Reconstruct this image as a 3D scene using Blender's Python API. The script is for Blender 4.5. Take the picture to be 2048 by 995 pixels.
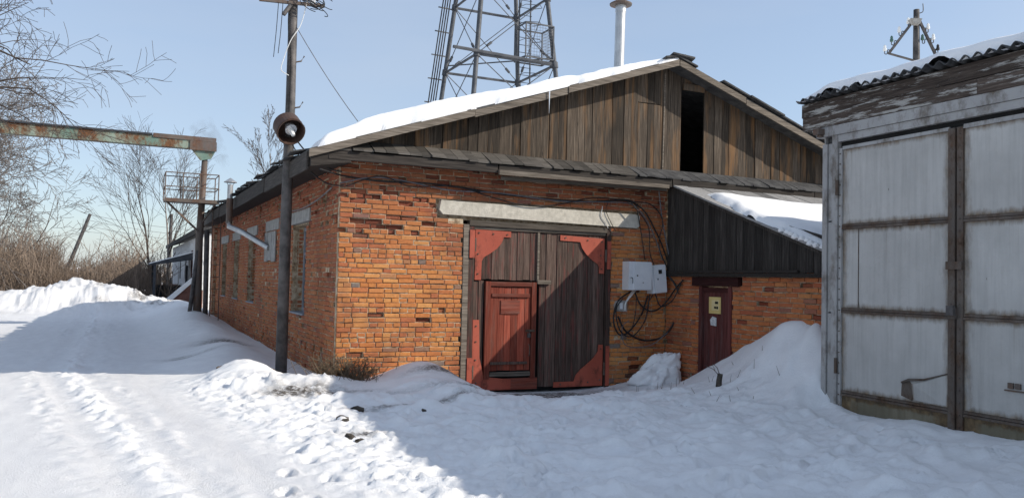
import bpy, bmesh, math, random
import numpy as np
from mathutils import Vector, Matrix

for o in list(bpy.data.objects):
    bpy.data.objects.remove(o, do_unlink=True)
scene = bpy.context.scene
COL = scene.collection
random.seed(7)

# ------------------------------------------------------------------ camera
# The photograph: focal length 1650 px of 2048, eye 1.62 m above the yard. World axes follow the
# brick building: +Y runs along its long side wall, +X along its gable front.
F, CX, CY, EYE = 1650.0, 1024.0, 497.5, 1.62
_y = np.array([(240 - CX) / F, (543 - CY) / F, 1.0]); _y /= np.linalg.norm(_y)
_p = np.array([(1240 - CX) / F, (565.6 - CY) / F, 1.0])
_u = np.cross(_p, _y); _u /= np.linalg.norm(_u)
if _u[1] > 0: _u = -_u
ROT = np.array([np.cross(_y, _u), _y, _u])
CAM = np.array([0, 0, EYE])
def ray(px, py): return ROT @ np.array([(px - CX) / F, (py - CY) / F, 1.0])
def at(px, py, axis, val):
    d = ray(px, py); return CAM + d * (val - CAM[axis]) / d[axis]
def depth_at(px, py, dep): return CAM + ray(px, py) * dep

cam = bpy.data.cameras.new('camera')
cam.sensor_fit = 'HORIZONTAL'; cam.sensor_width = 36.0; cam.lens = F / 2048 * 36.0
cam.clip_start = 0.1; cam.clip_end = 3000
cam_ob = bpy.data.objects.new('camera', cam); COL.objects.link(cam_ob)
r_, u_, b_ = ROT @ [1, 0, 0], ROT @ [0, -1, 0], ROT @ [0, 0, -1]
cam_ob.matrix_world = Matrix(((r_[0], u_[0], b_[0], 0), (r_[1], u_[1], b_[1], 0), (r_[2], u_[2], b_[2], EYE), (0, 0, 0, 1)))
scene.camera = cam_ob

# ------------------------------------------------------------------ sky and sun
SUN = Vector((1.36, -0.93, 1.0)).normalized()          # towards the sun
elev = math.asin(SUN.z); azim = math.atan2(SUN.x, SUN.y)
world = bpy.data.worlds.new('World'); scene.world = world; world.use_nodes = True
nt = world.node_tree; nt.nodes.clear()
wo = nt.nodes.new('ShaderNodeOutputWorld'); bg = nt.nodes.new('ShaderNodeBackground')
sky = nt.nodes.new('ShaderNodeTexSky'); sky.sky_type = 'NISHITA'; sky.sun_disc = False
sky.sun_elevation = elev; sky.sun_rotation = azim; sky.altitude = 150
sky.air_density = 1.0; sky.dust_density = 1.0; sky.ozone_density = 2.0
tc = nt.nodes.new('ShaderNodeTexCoord'); mp = nt.nodes.new('ShaderNodeMapping')
mp.inputs['Scale'].default_value = (1.3, 1.3, 5.0)
ns = nt.nodes.new('ShaderNodeTexNoise'); ns.inputs['Scale'].default_value = 1.6; ns.inputs['Detail'].default_value = 5
rp = nt.nodes.new('ShaderNodeValToRGB'); rp.color_ramp.elements[0].position = 0.35; rp.color_ramp.elements[1].position = 0.80
rp.color_ramp.elements[0].color = (0.42, 0.42, 0.42, 1); rp.color_ramp.elements[1].color = (0.78, 0.78, 0.78, 1)
mx = nt.nodes.new('ShaderNodeMixRGB'); mx.inputs['Color2'].default_value = (3.0, 3.5, 4.3, 1)
nt.links.new(tc.outputs['Generated'], mp.inputs['Vector']); nt.links.new(mp.outputs['Vector'], ns.inputs['Vector'])
nt.links.new(ns.outputs['Fac'], rp.inputs['Fac']); nt.links.new(rp.outputs['Color'], mx.inputs['Fac'])
nt.links.new(sky.outputs['Color'], mx.inputs['Color1']); nt.links.new(mx.outputs['Color'], bg.inputs['Color'])
bg.inputs['Strength'].default_value = 0.137
nt.links.new(bg.outputs['Background'], wo.inputs['Surface'])
sl = bpy.data.lights.new('sun', 'SUN'); sl.energy = 3.6; sl.angle = math.radians(0.53); sl.color = (1.0, 0.92, 0.80)
sun_ob = bpy.data.objects.new('sun', sl); COL.objects.link(sun_ob)
sun_ob.rotation_euler = (-SUN).to_track_quat('-Z', 'Y').to_euler(); sun_ob.location = (20, -20, 30)
scene.view_settings.view_transform = 'Standard'; scene.view_settings.look = 'None'
scene.view_settings.gamma = 1.0; scene.view_settings.exposure = 0.42; scene.view_settings.use_curve_mapping = False
scene.render.engine = 'CYCLES'
scene.cycles.max_bounces = 6; scene.cycles.diffuse_bounces = 4; scene.cycles.volume_bounces = 0

# ------------------------------------------------------------------ materials
class NB:
    """small node builder"""
    def __init__(s, name):
        s.m = bpy.data.materials.new(name); s.m.use_nodes = True; s.t = s.m.node_tree
        s.b = s.t.nodes['Principled BSDF']; s.b.inputs['Roughness'].default_value = 0.85
        s.b.inputs['Specular IOR Level'].default_value = 0.25
    def n(s, typ, **kw):
        nd = s.t.nodes.new(typ)
        for k, v in kw.items():
            if k in nd.inputs.keys(): nd.inputs[k].default_value = v
            else: setattr(nd, k, v)
        return nd
    def l(s, a, b): s.t.links.new(a, b)
    def pos(s, scale=(1, 1, 1), obj_random=False):
        g = s.n('ShaderNodeNewGeometry'); mpn = s.n('ShaderNodeMapping', Scale=scale)
        s.l(g.outputs['Position'], mpn.inputs['Vector'])
        if obj_random:
            oi = s.n('ShaderNodeObjectInfo'); mu = s.n('ShaderNodeMath', operation='MULTIPLY'); mu.inputs[1].default_value = 37.0
            s.l(oi.outputs['Random'], mu.inputs[0])
            cb = s.n('ShaderNodeCombineXYZ')
            for k in range(3): s.l(mu.outputs[0], cb.inputs[k])
            s.l(cb.outputs[0], mpn.inputs['Location'])
        return mpn.outputs['Vector']
    def noise(s, vec, scale, detail=4, rough=0.6):
        nd = s.n('ShaderNodeTexNoise', Scale=scale, Detail=detail, Roughness=rough); s.l(vec, nd.inputs['Vector']); return nd.outputs['Fac']
    def ramp(s, fac, stops, interp='LINEAR'):
        nd = s.n('ShaderNodeValToRGB'); cr = nd.color_ramp; cr.interpolation = interp
        while len(cr.elements) < len(stops): cr.elements.new(0.5)
        for e, (p, c) in zip(cr.elements, stops):
            e.position = p; e.color = (*c, 1) if len(c) == 3 else c
        s.l(fac, nd.inputs['Fac']); return nd.outputs['Color']
    def mix(s, fac, a, b, blend='MIX'):
        nd = s.n('ShaderNodeMixRGB', blend_type=blend)
        for sock, v in ((nd.inputs['Fac'], fac), (nd.inputs['Color1'], a), (nd.inputs['Color2'], b)):
            if isinstance(v, (int, float)): sock.default_value = v
            elif isinstance(v, tuple): sock.default_value = (*v, 1) if len(v) == 3 else v
            else: s.l(v, sock)
        return nd.outputs['Color']
    def math(s, op, a, b=0.0, clamp=False):
        nd = s.n('ShaderNodeMath', operation=op, use_clamp=clamp)
        for k, v in ((0, a), (1, b)):
            if isinstance(v, (int, float)): nd.inputs[k].default_value = v
            else: s.l(v, nd.inputs[k])
        return nd.outputs[0]
    def bump(s, fac, strength=0.4, dist=0.02):
        nd = s.n('ShaderNodeBump', Strength=strength, Distance=dist); s.l(fac, nd.inputs['Height']); s.l(nd.outputs['Normal'], s.b.inputs['Normal'])
    def col(s, c): s.l(c, s.b.inputs['Base Color'])

def g3(a): return (a, a, a)

def mat_brick(name, spalled=False):
    m = NB(name)
    at_ = m.n('ShaderNodeAttribute', attribute_name='rnd'); oi = m.n('ShaderNodeObjectInfo')
    r = m.math('FRACT', m.math('ADD', at_.outputs['Fac'], oi.outputs['Random']))
    if spalled:
        c = m.ramp(r, [(0, (0.13, 0.045, 0.03)), (0.5, (0.26, 0.08, 0.045)), (0.8, (0.40, 0.15, 0.07)), (1, (0.09, 0.065, 0.055))])
    else:
        c = m.ramp(r, [(0, (0.52, 0.17, 0.06)), (0.16, (0.63, 0.26, 0.08)), (0.34, (0.56, 0.20, 0.065)), (0.5, (0.68, 0.32, 0.11)),
                       (0.66, (0.58, 0.21, 0.075)), (0.8, (0.46, 0.145, 0.065)), (0.95, (0.60, 0.25, 0.085)), (0.975, (0.28, 0.17, 0.12)), (1, (0.21, 0.18, 0.16))])
    p = m.pos()
    gsep = m.n('ShaderNodeSeparateXYZ'); m.l(p, gsep.inputs[0])
    wob = m.math('MULTIPLY', m.math('SUBTRACT', m.noise(p, 0.8, 4), 0.5), 2.2)
    upper = m.ramp(m.math('MULTIPLY', m.math('ADD', gsep.outputs['Z'], wob), 0.3), [(0.50, g3(0)), (0.95, g3(0.72))])
    c = m.mix(upper, c, (0.29, 0.088, 0.05))                                                  # redder, darker tint on the courses high up
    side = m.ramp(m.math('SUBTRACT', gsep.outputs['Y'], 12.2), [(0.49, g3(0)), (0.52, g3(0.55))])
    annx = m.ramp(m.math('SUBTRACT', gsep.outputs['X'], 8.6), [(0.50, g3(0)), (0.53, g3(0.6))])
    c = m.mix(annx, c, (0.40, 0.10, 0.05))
    c = m.mix(side, c, (0.31, 0.095, 0.055))                                                 # duller, redder tint over the long wall
    n1 = m.noise(p, 26, 5); n2 = m.noise(p, 1.1, 4); n3 = m.noise(p, 120, 2)
    c = m.mix(0.55, c, m.ramp(n1, [(0.3, g3(0.45)), (0.7, g3(1.0))]), 'MULTIPLY')
    c = m.mix(m.ramp(n2, [(0.50, g3(0)), (0.70, g3(0.7))]), c, (0.19, 0.07, 0.045))          # sooty, damp patches
    dust = m.ramp(m.noise(p, 7, 5, 0.7), [(0.62, g3(0)), (0.8, g3(0.35))])
    c = m.mix(dust, c, (0.50, 0.36, 0.22))                                                   # lime bloom
    m.col(c); m.bump(m.mix(0.5, n1, n3), 0.55 if not spalled else 1.0, 0.006 if not spalled else 0.02)
    m.b.inputs['Roughness'].default_value = 0.92
    return m.m

def mat_mortar():
    m = NB('mortar'); p = m.pos(); n = m.noise(p, 9, 6, 0.7)
    m.col(m.ramp(n, [(0.28, (0.07, 0.05, 0.035)), (0.42, (0.30, 0.21, 0.13)), (0.58, (0.56, 0.46, 0.33)), (0.9, (0.64, 0.57, 0.46))]))
    m.bump(m.noise(p, 60, 4), 0.9, 0.02); return m.m

def mat_wood(name, dark, mid, light, axis='z', tint=None, tint_amt=0.5, rough=0.85, paint=None):
    """weathered board; grain runs along the given axis"""
    m = NB(name)
    k = dict(x=(1.4, 34, 34), y=(34, 1.4, 34), z=(34, 34, 1.4))[axis]
    k2 = dict(x=(0.5, 5, 5), y=(5, 0.5, 5), z=(5, 5, 0.5))[axis]
    p = m.pos(k, True); p2 = m.pos(k2, True); oi = m.n('ShaderNodeObjectInfo')
    grain = m.noise(p, 1.6, 6, 0.65)
    c = m.ramp(grain, [(0.28, dark), (0.5, mid), (0.75, light)])
    tone = m.ramp(oi.outputs['Random'], [(0, g3(0.45)), (0.35, g3(1.05)), (0.6, g3(0.7)), (1, g3(1.35))])
    c = m.mix(1.0, c, tone, 'MULTIPLY')
    if tint:
        t = m.ramp(m.noise(p2, 1.3, 4, 0.6), [(0.52, g3(0)), (0.7, g3(tint_amt))])
        c = m.mix(t, c, tint)
    if paint:
        pc, lo, hi, amt = paint
        f = m.ramp(m.noise(m.pos(k2, True), 2.6, 8, 0.75), [(lo, g3(0)), (hi, g3(amt))])
        c = m.mix(f, c, pc)
    knots = m.n('ShaderNodeTexVoronoi', Scale=3.0); m.l(m.pos(dict(x=(0.5, 2, 2), y=(2, 0.5, 2), z=(2, 2, 0.5))[axis], True), knots.inputs['Vector'])
    kf = m.ramp(knots.outputs['Distance'], [(0.03, g3(0.75)), (0.09, g3(0))])
    c = m.mix(kf, c, tuple(0.35 * v for v in dark))
    m.col(c); m.bump(grain, 0.6, 0.008); m.b.inputs['Roughness'].default_value = rough
    return m.m

def mat_plain(name, c1, c2, scale=8, rough=0.7, metal=0.0, bump=0.3, dist=0.01, stops=(0.35, 0.65)):
    m = NB(name); p = m.pos(); n = m.noise(p, scale, 6, 0.65)
    m.col(m.ramp(n, [(stops[0], c1), (stops[1], c2)])); m.bump(m.noise(p, scale * 4, 4), bump, dist)
    m.b.inputs['Roughness'].default_value = rough; m.b.inputs['Metallic'].default_value = metal
    return m.m

def mat_painted_rust(name, paint, paint2, rust, lo, hi, scale=3.0, rough=0.6):
    m = NB(name); p = m.pos((1, 1, 0.6)); n = m.noise(p, scale, 8, 0.72)
    c = m.ramp(m.noise(p, 1.3, 4), [(0.35, paint), (0.65, paint2)])
    c = m.mix(m.ramp(n, [(lo, g3(0)), (hi, g3(1))]), c, m.ramp(m.noise(p, 22, 5), [(0.3, tuple(0.4 * v for v in rust)), (0.7, rust)]))
    m.col(c); m.bump(n, 0.3, 0.01); m.b.inputs['Roughness'].default_value = rough
    return m.m

def mat_sheet(name='garage_sheet', grime=1.0):
    """grey painted sheet steel of the garage doors: rain streaks, rust creeping in from the sheet's edges"""
    m = NB(name)
    tcn = m.n('ShaderNodeTexCoord'); sp = m.n('ShaderNodeSeparateXYZ'); m.l(tcn.outputs['Generated'], sp.inputs[0])
    u, v = sp.outputs['Y'], sp.outputs['Z']
    p = m.pos((1, 1, 1), True); st = m.noise(m.pos((9, 9, 0.5), True), 1.4, 5, 0.65); n = m.noise(p, 1.2, 5)
    c = m.ramp(n, [(0.3, (0.40, 0.39, 0.37)), (0.7, (0.51, 0.50, 0.475))] if grime == 1 else [(0.3, (0.10, 0.088, 0.055)), (0.7, (0.22, 0.195, 0.14))])
    c = m.mix(m.ramp(st, [(0.45, g3(0)), (0.80, g3(min(0.34 * grime, 0.95)))]), c, (0.17, 0.165, 0.15) if grime == 1 else (0.11, 0.095, 0.06))
    e_u = m.math('MINIMUM', u, m.math('SUBTRACT', 1.0, u)); e_v = m.math('MINIMUM', v, m.math('SUBTRACT', 1.0, v))
    e = m.math('MINIMUM', e_u, e_v)
    rag = m.math('MULTIPLY', m.noise(m.pos((7, 7, 2.0), True), 1.6, 7, 0.7), 0.15 * grime)
    edge = m.math('SUBTRACT', rag, m.math('ADD', e, 0.012))
    rf = m.ramp(m.math('MULTIPLY', edge, 14.0, True), [(0, g3(0)), (1, g3(0.85))])
    c = m.mix(rf, c, m.ramp(m.noise(p, 14, 5), [(0.3, (0.05, 0.033, 0.020)), (0.55, (0.14, 0.088, 0.042)), (0.75, (0.24, 0.165, 0.085))]))
    sc = m.n('ShaderNodeTexVoronoi', Scale=1.0); m.l(m.pos((4.2, 4.2, 1.6), True), sc.inputs['Vector'])
    c = m.mix(m.ramp(sc.outputs['Distance'], [(0.018, g3(0.8)), (0.04, g3(0))]), c, (0.07, 0.045, 0.03))
    drip = m.noise(m.pos((16, 16, 0.35), True), 1.3, 4, 0.6)
    c = m.mix(m.math('MULTIPLY', m.ramp(drip, [(0.58, g3(0)), (0.72, g3(0.4))]), m.ramp(v, [(0.5, g3(0)), (1.0, g3(1))])), c, (0.16, 0.115, 0.065))
    m.col(c); m.bump(m.mix(0.6, m.noise(p, 0.9, 2), m.noise(p, 5, 3)), 0.6, 0.05)
    m.b.inputs['Roughness'].default_value = 0.55; m.b.inputs['Metallic'].default_value = 0.0
    return m.m

def mat_snow(name='snow', use_dirt=True, fine=1.0):
    m = NB(name); p = m.pos()
    n1 = m.noise(p, 3.2, 8, 0.62); n2 = m.noise(p, 28, 5, 0.7)
    c = m.ramp(n1, [(0.3, (0.81, 0.815, 0.825)), (0.7, (0.90, 0.90, 0.90))])
    if use_dirt:
        a = m.n('ShaderNodeAttribute', attribute_name='dirt')
        f = m.math('MULTIPLY', a.outputs['Fac'], m.ramp(m.noise(p, 14, 8, 0.8), [(0.36, g3(0.0)), (0.54, g3(1.0))]), True)
        c = m.mix(f, c, m.ramp(m.noise(p, 40, 3), [(0.3, (0.045, 0.04, 0.035)), (0.7, (0.16, 0.14, 0.12))]))
        a2 = m.n('ShaderNodeAttribute', attribute_name='packed')
        c = m.mix(m.math('MULTIPLY', a2.outputs['Fac'], 0.8), c, m.ramp(m.noise(m.pos((3, 0.7, 1)), 2.0, 6), [(0.3, (0.69, 0.69, 0.70)), (0.7, (0.79, 0.79, 0.795))]))
    m.col(c); n4 = m.noise(p, 75, 4, 0.75)
    m.bump(m.mix(0.4, m.mix(0.45, n1, n2), n4), 0.75 * fine, 0.04)
    m.b.inputs['Roughness'].default_value = 0.75; m.b.inputs['Specular IOR Level'].default_value = 0.3
    return m.m

def mat_glass(name='window_glass'):
    m = NB(name); m.b.inputs['Base Color'].default_value = (0.03, 0.035, 0.04, 1); m.b.inputs['Roughness'].default_value = 0.25
    m.b.inputs['Specular IOR Level'].default_value = 0.3
    m.bump(m.noise(m.pos(), 1.5, 2), 0.08, 0.02); return m.m

M = {}
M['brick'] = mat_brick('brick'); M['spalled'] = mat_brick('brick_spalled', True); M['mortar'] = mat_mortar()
M['snow'] = mat_snow(); M['roofsnow'] = mat_snow('roof_snow', False, 0.6)
OR = (0.30, 0.15, 0.055)
M['gable'] = mat_wood('gable_wood', (0.024, 0.019, 0.015), (0.070, 0.053, 0.039), (0.165, 0.130, 0.098), 'z', OR, 0.45)
M['greyx'] = mat_wood('grey_wood_x', (0.05, 0.042, 0.035), (0.15, 0.125, 0.10), (0.27, 0.23, 0.19), 'x')
M['greyy'] = mat_wood('grey_wood_y', (0.018, 0.016, 0.014), (0.05, 0.044, 0.039), (0.115, 0.10, 0.088), 'y')
M['skirt'] = mat_wood('skirt_wood', (0.03, 0.027, 0.024), (0.085, 0.077, 0.068), (0.17, 0.155, 0.14), 'x')
M['darkx'] = mat_wood('dark_wood_x', (0.012, 0.010, 0.009), (0.035, 0.029, 0.025), (0.08, 0.068, 0.058), 'x')
M['darkz'] = mat_wood('dark_wood_z', (0.016, 0.014, 0.012), (0.042, 0.037, 0.033), (0.10, 0.09, 0.08), 'z')
M['gatez'] = mat_wood('gate_wood', (0.034, 0.022, 0.017), (0.095, 0.063, 0.050), (0.19, 0.138, 0.112), 'z', paint=((0.24, 0.045, 0.038), 0.52, 0.68, 0.6))
M['redz'] = mat_wood('red_wood', (0.12, 0.022, 0.014), (0.25, 0.055, 0.032), (0.33, 0.095, 0.06), 'z', paint=((0.15, 0.095, 0.075), 0.5, 0.72, 0.7))
M['redx'] = mat_wood('red_wood_x', (0.10, 0.022, 0.014), (0.22, 0.055, 0.034), (0.30, 0.10, 0.07), 'x', paint=((0.14, 0.09, 0.075), 0.45, 0.7, 0.7))
M['doorz'] = mat_wood('oxblood_wood', (0.04, 0.012, 0.011), (0.11, 0.032, 0.028), (0.17, 0.065, 0.055), 'z', paint=((0.13, 0.10, 0.095), 0.5, 0.72, 0.7))
M['doory'] = mat_wood('oxblood_wood_y', (0.025, 0.008, 0.008), (0.07, 0.018, 0.016), (0.10, 0.035, 0.03), 'y')
M['plate'] = mat_painted_rust('red_plate', (0.33, 0.070, 0.042), (0.43, 0.105, 0.065), (0.09, 0.04, 0.028), 0.52, 0.74, 6.0)
M['concrete'] = mat_plain('concrete', (0.42, 0.39, 0.33), (0.60, 0.56, 0.48), 14, 0.9, 0, 0.8, 0.012)
M['greycon'] = mat_plain('grey_concrete', (0.24, 0.235, 0.22), (0.40, 0.39, 0.37), 6, 0.9, 0, 0.6, 0.012)
M['whitewash'] = mat_plain('whitewash', (0.55, 0.55, 0.55), (0.78, 0.78, 0.77), 3, 0.9, 0, 0.4, 0.01, (0.25, 0.5))
M['plinth'] = mat_plain('plinth', (0.16, 0.075, 0.06), (0.25, 0.13, 0.10), 3, 0.9, 0, 0.5, 0.02)
M['black'] = mat_plain('black_rubber', (0.012, 0.012, 0.013), (0.03, 0.03, 0.032), 8, 0.55)
M['wire'] = mat_plain('grey_wire', (0.10, 0.10, 0.11), (0.17, 0.17, 0.18), 8, 0.5)
M['whitecable'] = mat_plain('white_cable', (0.55, 0.55, 0.53), (0.7, 0.7, 0.68), 8, 0.6)
M['box'] = mat_plain('cabinet_paint', (0.60, 0.62, 0.65), (0.68, 0.70, 0.72), 4, 0.4, 0, 0.05, 0.005)
M['dark'] = mat_plain('dark_void', (0.012, 0.012, 0.012), (0.02, 0.02, 0.02), 4, 0.9)
M['steel'] = mat_plain('galvanised', (0.42, 0.42, 0.42), (0.56, 0.56, 0.55), 5, 0.38, 0.75, 0.1, 0.01)
M['sheet'] = mat_sheet(); M['kick'] = mat_sheet('garage_kick_sheet', 2.2)
M['frame'] = mat_painted_rust('garage_frame', (0.31, 0.305, 0.30), (0.40, 0.395, 0.385), (0.13, 0.095, 0.06), 0.48, 0.70, 3.5)
M['darkframe'] = mat_painted_rust('garage_rail', (0.09, 0.075, 0.065), (0.15, 0.125, 0.105), (0.11, 0.065, 0.04), 0.42, 0.62, 5)
M['fascia'] = mat_wood('peeling_fascia', (0.035, 0.027, 0.022), (0.09, 0.068, 0.055), (0.17, 0.135, 0.11), 'y', paint=((0.42, 0.41, 0.38), 0.52, 0.58, 0.85))
M['slate'] = mat_plain('dark_slate', (0.035, 0.035, 0.037), (0.09, 0.09, 0.09), 5, 0.9, 0, 0.5, 0.02)
M['greyroof'] = mat_wood('weathered_roof_board', (0.16, 0.16, 0.155), (0.27, 0.265, 0.26), (0.38, 0.375, 0.37), 'y')
M['gantry'] = mat_painted_rust('green_rust_beam', (0.14, 0.22, 0.18), (0.28, 0.33, 0.27), (0.20, 0.095, 0.045), 0.44, 0.56, 2.2)
M['rust'] = mat_painted_rust('brown_rust', (0.10, 0.085, 0.075), (0.15, 0.12, 0.10), (0.17, 0.085, 0.05), 0.45, 0.65, 3)
M['tower'] = mat_plain('tower_steel', (0.055, 0.06, 0.068), (0.11, 0.115, 0.125), 2, 0.6, 0.2)
M['pole'] = mat_plain('tarred_pole', (0.045, 0.042, 0.042), (0.13, 0.12, 0.115), 5, 0.6, 0.1, 0.4, 0.01)
M['lamp'] = mat_painted_rust('lamp_drum', (0.05, 0.035, 0.03), (0.09, 0.06, 0.05), (0.12, 0.06, 0.04), 0.45, 0.65, 6)
M['reflector'] = mat_plain('lamp_reflector', (0.6, 0.62, 0.66), (0.8, 0.82, 0.85), 9, 0.3, 0.2)
M['porcelain'] = mat_plain('porcelain', (0.75, 0.75, 0.72), (0.82, 0.82, 0.80), 5, 0.25)
M['greenglass'] = mat_plain('green_insulator', (0.06, 0.12, 0.10), (0.10, 0.18, 0.15), 5, 0.25)
M['bark'] = mat_plain('bark', (0.06, 0.048, 0.042), (0.14, 0.115, 0.10), 5, 0.9)
M['twig'] = mat_plain('twig', (0.055, 0.044, 0.038), (0.12, 0.098, 0.086), 1.5, 0.9)
M['palebark'] = mat_plain('pale_bark', (0.20, 0.175, 0.155), (0.34, 0.30, 0.27), 3, 0.9)
M['frost'] = mat_plain('frosted_twig', (0.13, 0.115, 0.105), (0.24, 0.215, 0.20), 3, 0.9)
M['thicket'] = mat_plain('thicket_twig', (0.125, 0.092, 0.068), (0.28, 0.22, 0.175), 0.35, 0.9)
M['straw'] = mat_plain('dead_grass', (0.08, 0.058, 0.038), (0.18, 0.135, 0.09), 6, 0.9)
M['clod'] = mat_plain('dirt_clod', (0.03, 0.026, 0.022), (0.10, 0.085, 0.07), 14, 0.95, 0, 0.8, 0.02)
M['canopy'] = mat_plain('dark_canopy', (0.035, 0.04, 0.05), (0.06, 0.065, 0.075), 3, 0.6)
M['yellow'] = mat_plain('yellow_notice', (0.62, 0.47, 0.17), (0.72, 0.57, 0.24), 12, 0.6)
M['paper_yellow'] = mat_plain('pale_yellow_print', (0.66, 0.54, 0.26), (0.76, 0.64, 0.36), 12, 0.6)
M['paper'] = mat_plain('torn_paper', (0.40, 0.42, 0.43), (0.72, 0.73, 0.72), 30, 0.8)
M['winframe'] = mat_plain('grey_window_paint', (0.20, 0.22, 0.25), (0.30, 0.32, 0.35), 5, 0.7)
M['glass'] = mat_glass()
M['ice'] = NB('ice').m
M['ice'].node_tree.nodes['Principled BSDF'].inputs['Base Color'].default_value = (0.75, 0.8, 0.85, 1)
M['ice'].node_tree.nodes['Principled BSDF'].inputs['Roughness'].default_value = 0.15

# ------------------------------------------------------------------ helpers
ORG = {}                                            # world origin of every parent
def V(*a): return np.array(a, float)

class MB:
    def __init__(s): s.v = []; s.f = []
    def add(s, vs, fs):
        k = len(s.v); s.v += [tuple(map(float, q)) for q in vs]; s.f += [tuple(i + k for i in q) for q in fs]
    def hexa(s, p):                                  # 8 corners: bottom ring, top ring
        s.add(p, [(3, 2, 1, 0), (4, 5, 6, 7), (0, 1, 5, 4), (1, 2, 6, 5), (2, 3, 7, 6), (3, 0, 4, 7)])
    def box(s, x0, x1, y0, y1, z0, z1, j=0.0):
        p = [(x0, y0, z0), (x1, y0, z0), (x1, y1, z0), (x0, y1, z0), (x0, y0, z1), (x1, y0, z1), (x1, y1, z1), (x0, y1, z1)]
        if j: p = [tuple(c + random.uniform(-j, j) for c in q) for q in p]
        s.hexa(p)
    def bar(s, a, b, w, h, up=(0, 0, 1)):            # rectangular bar from a to b
        a, b = V(*a), V(*b); d = b - a; d /= np.linalg.norm(d); sd = np.cross(d, V(*up))
        if np.linalg.norm(sd) < 1e-6: sd = V(1, 0, 0)
        sd /= np.linalg.norm(sd); u = np.cross(sd, d); sd *= w / 2; u *= h / 2
        s.hexa([a - sd - u, a + sd - u, b + sd - u, b - sd - u, a - sd + u, a + sd + u, b + sd + u, b - sd + u])
    def tube(s, pts, rad, n=8, cap=True):
        pts = [V(*p) for p in pts]; rad = rad if hasattr(rad, '__len__') else [rad] * len(pts)
        k0 = len(s.v); ref = V(0.31, 0.17, 0.93)
        for i, p in enumerate(pts):
            d = pts[min(i + 1, len(pts) - 1)] - pts[max(i - 1, 0)]; d = d / (np.linalg.norm(d) + 1e-9)
            r = ref if abs(np.dot(d, ref)) < 0.95 else V(1, 0, 0)
            a = np.cross(d, r); a /= np.linalg.norm(a); b = np.cross(d, a)
            for q in range(n):
                t = 2 * math.pi * q / n; w = p + rad[i] * (math.cos(t) * a + math.sin(t) * b); s.v.append(tuple(w))
        for i in range(len(pts) - 1):
            for q in range(n):
                s.f.append((k0 + i * n + q, k0 + i * n + (q + 1) % n, k0 + (i + 1) * n + (q + 1) % n, k0 + (i + 1) * n + q))
        if cap and n > 3:
            s.f.append(tuple(k0 + q for q in range(n))[::-1]); s.f.append(tuple(k0 + (len(pts) - 1) * n + q for q in range(n)))
    def prism(s, poly, off):                         # polygon (3-D points) extruded by vector off
        n = len(poly); a = [V(*p) for p in poly]; b = [p + V(*off) for p in a]
        s.add(a + b, [tuple(range(n))[::-1], tuple(range(n, 2 * n))] + [(i, (i + 1) % n, n + (i + 1) % n, n + i) for i in range(n)])
    def lathe(s, base, axis, prof, n=16):            # prof: (distance along axis, radius)
        s.tube([V(*base) + V(*axis) * t for t, r in prof], [max(r, 1e-4) for t, r in prof], n)

class Sticks:
    """many thin three-sided tapering twigs, built in one go"""
    def __init__(s): s.a = []; s.b = []; s.r = []; s.q = []
    def tube(s, pts, rad, n=3, cap=False):
        for i in range(len(pts) - 1): s.a.append(pts[i]); s.b.append(pts[i + 1]); s.r.append(rad[i]); s.q.append(rad[i + 1])
    def link(s, name, mat, parent=None):
        a, b, r, q = np.array(s.a, float), np.array(s.b, float), np.array(s.r, float), np.array(s.q, float)
        c = (np.minimum(a.min(0), b.min(0)) + np.maximum(a.max(0), b.max(0))) / 2
        d = b - a; d /= np.linalg.norm(d, axis=1)[:, None] + 1e-9
        ref = np.where(np.abs(d[:, 2:3]) < 0.9, np.array([[0, 0, 1.0]]), np.array([[1.0, 0, 0]]))
        u = np.cross(d, ref); u /= np.linalg.norm(u, axis=1)[:, None]; w = np.cross(d, u); n = len(a)
        vs = np.empty((n, 6, 3))
        for k in range(3):
            t = 2 * math.pi * k / 3; o = math.cos(t) * u + math.sin(t) * w
            vs[:, k] = a + o * r[:, None] - c; vs[:, 3 + k] = b + o * q[:, None] - c
        base = (np.arange(n) * 6)[:, None, None]; fq = (base + np.array([[0, 1, 4, 3], [1, 2, 5, 4], [2, 0, 3, 5]])[None]).reshape(-1, 4).astype(np.int32)
        me = bpy.data.meshes.new(name); me.vertices.add(n * 6); me.vertices.foreach_set('co', vs.astype(np.float32).ravel())
        me.loops.add(fq.size); me.loops.foreach_set('vertex_index', fq.ravel()); me.polygons.add(len(fq)); me.polygons.foreach_set('loop_start', np.arange(0, fq.size, 4, dtype=np.int32)); me.update()
        me.materials.append(M[mat]); o = bpy.data.objects.new(name, me); COL.objects.link(o); place(o, c, parent); return o

def link_mesh(name, mb, mat, parent=None, smooth=False, center=True, fixn=False):
    vs = np.array(mb.v, float)
    c = (vs.min(0) + vs.max(0)) / 2 if center else np.zeros(3)
    me = bpy.data.meshes.new(name); me.from_pydata((vs - c).tolist(), [], mb.f)
    if fixn:
        bm = bmesh.new(); bm.from_mesh(me); bmesh.ops.recalc_face_normals(bm, faces=bm.faces); bm.to_mesh(me); bm.free()
    me.materials.append(M[mat] if isinstance(mat, str) else mat)
    if smooth: me.polygons.foreach_set('use_smooth', [True] * len(me.polygons))
    me.update()
    o = bpy.data.objects.new(name, me); COL.objects.link(o)
    place(o, c, parent); return o
def place(o, c, parent=None):
    ORG[o.name] = np.array(c, float)
    if parent is not None:
        o.parent = parent; o.location = tuple(np.array(c, float) - ORG[parent.name])
    else: o.location = tuple(c)
def thing(name, label, cat, loc, group=None):
    o = bpy.data.objects.new(name, None); COL.objects.link(o); o.empty_display_size = 0.2
    place(o, loc); return tag(o, label, cat, group)
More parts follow.
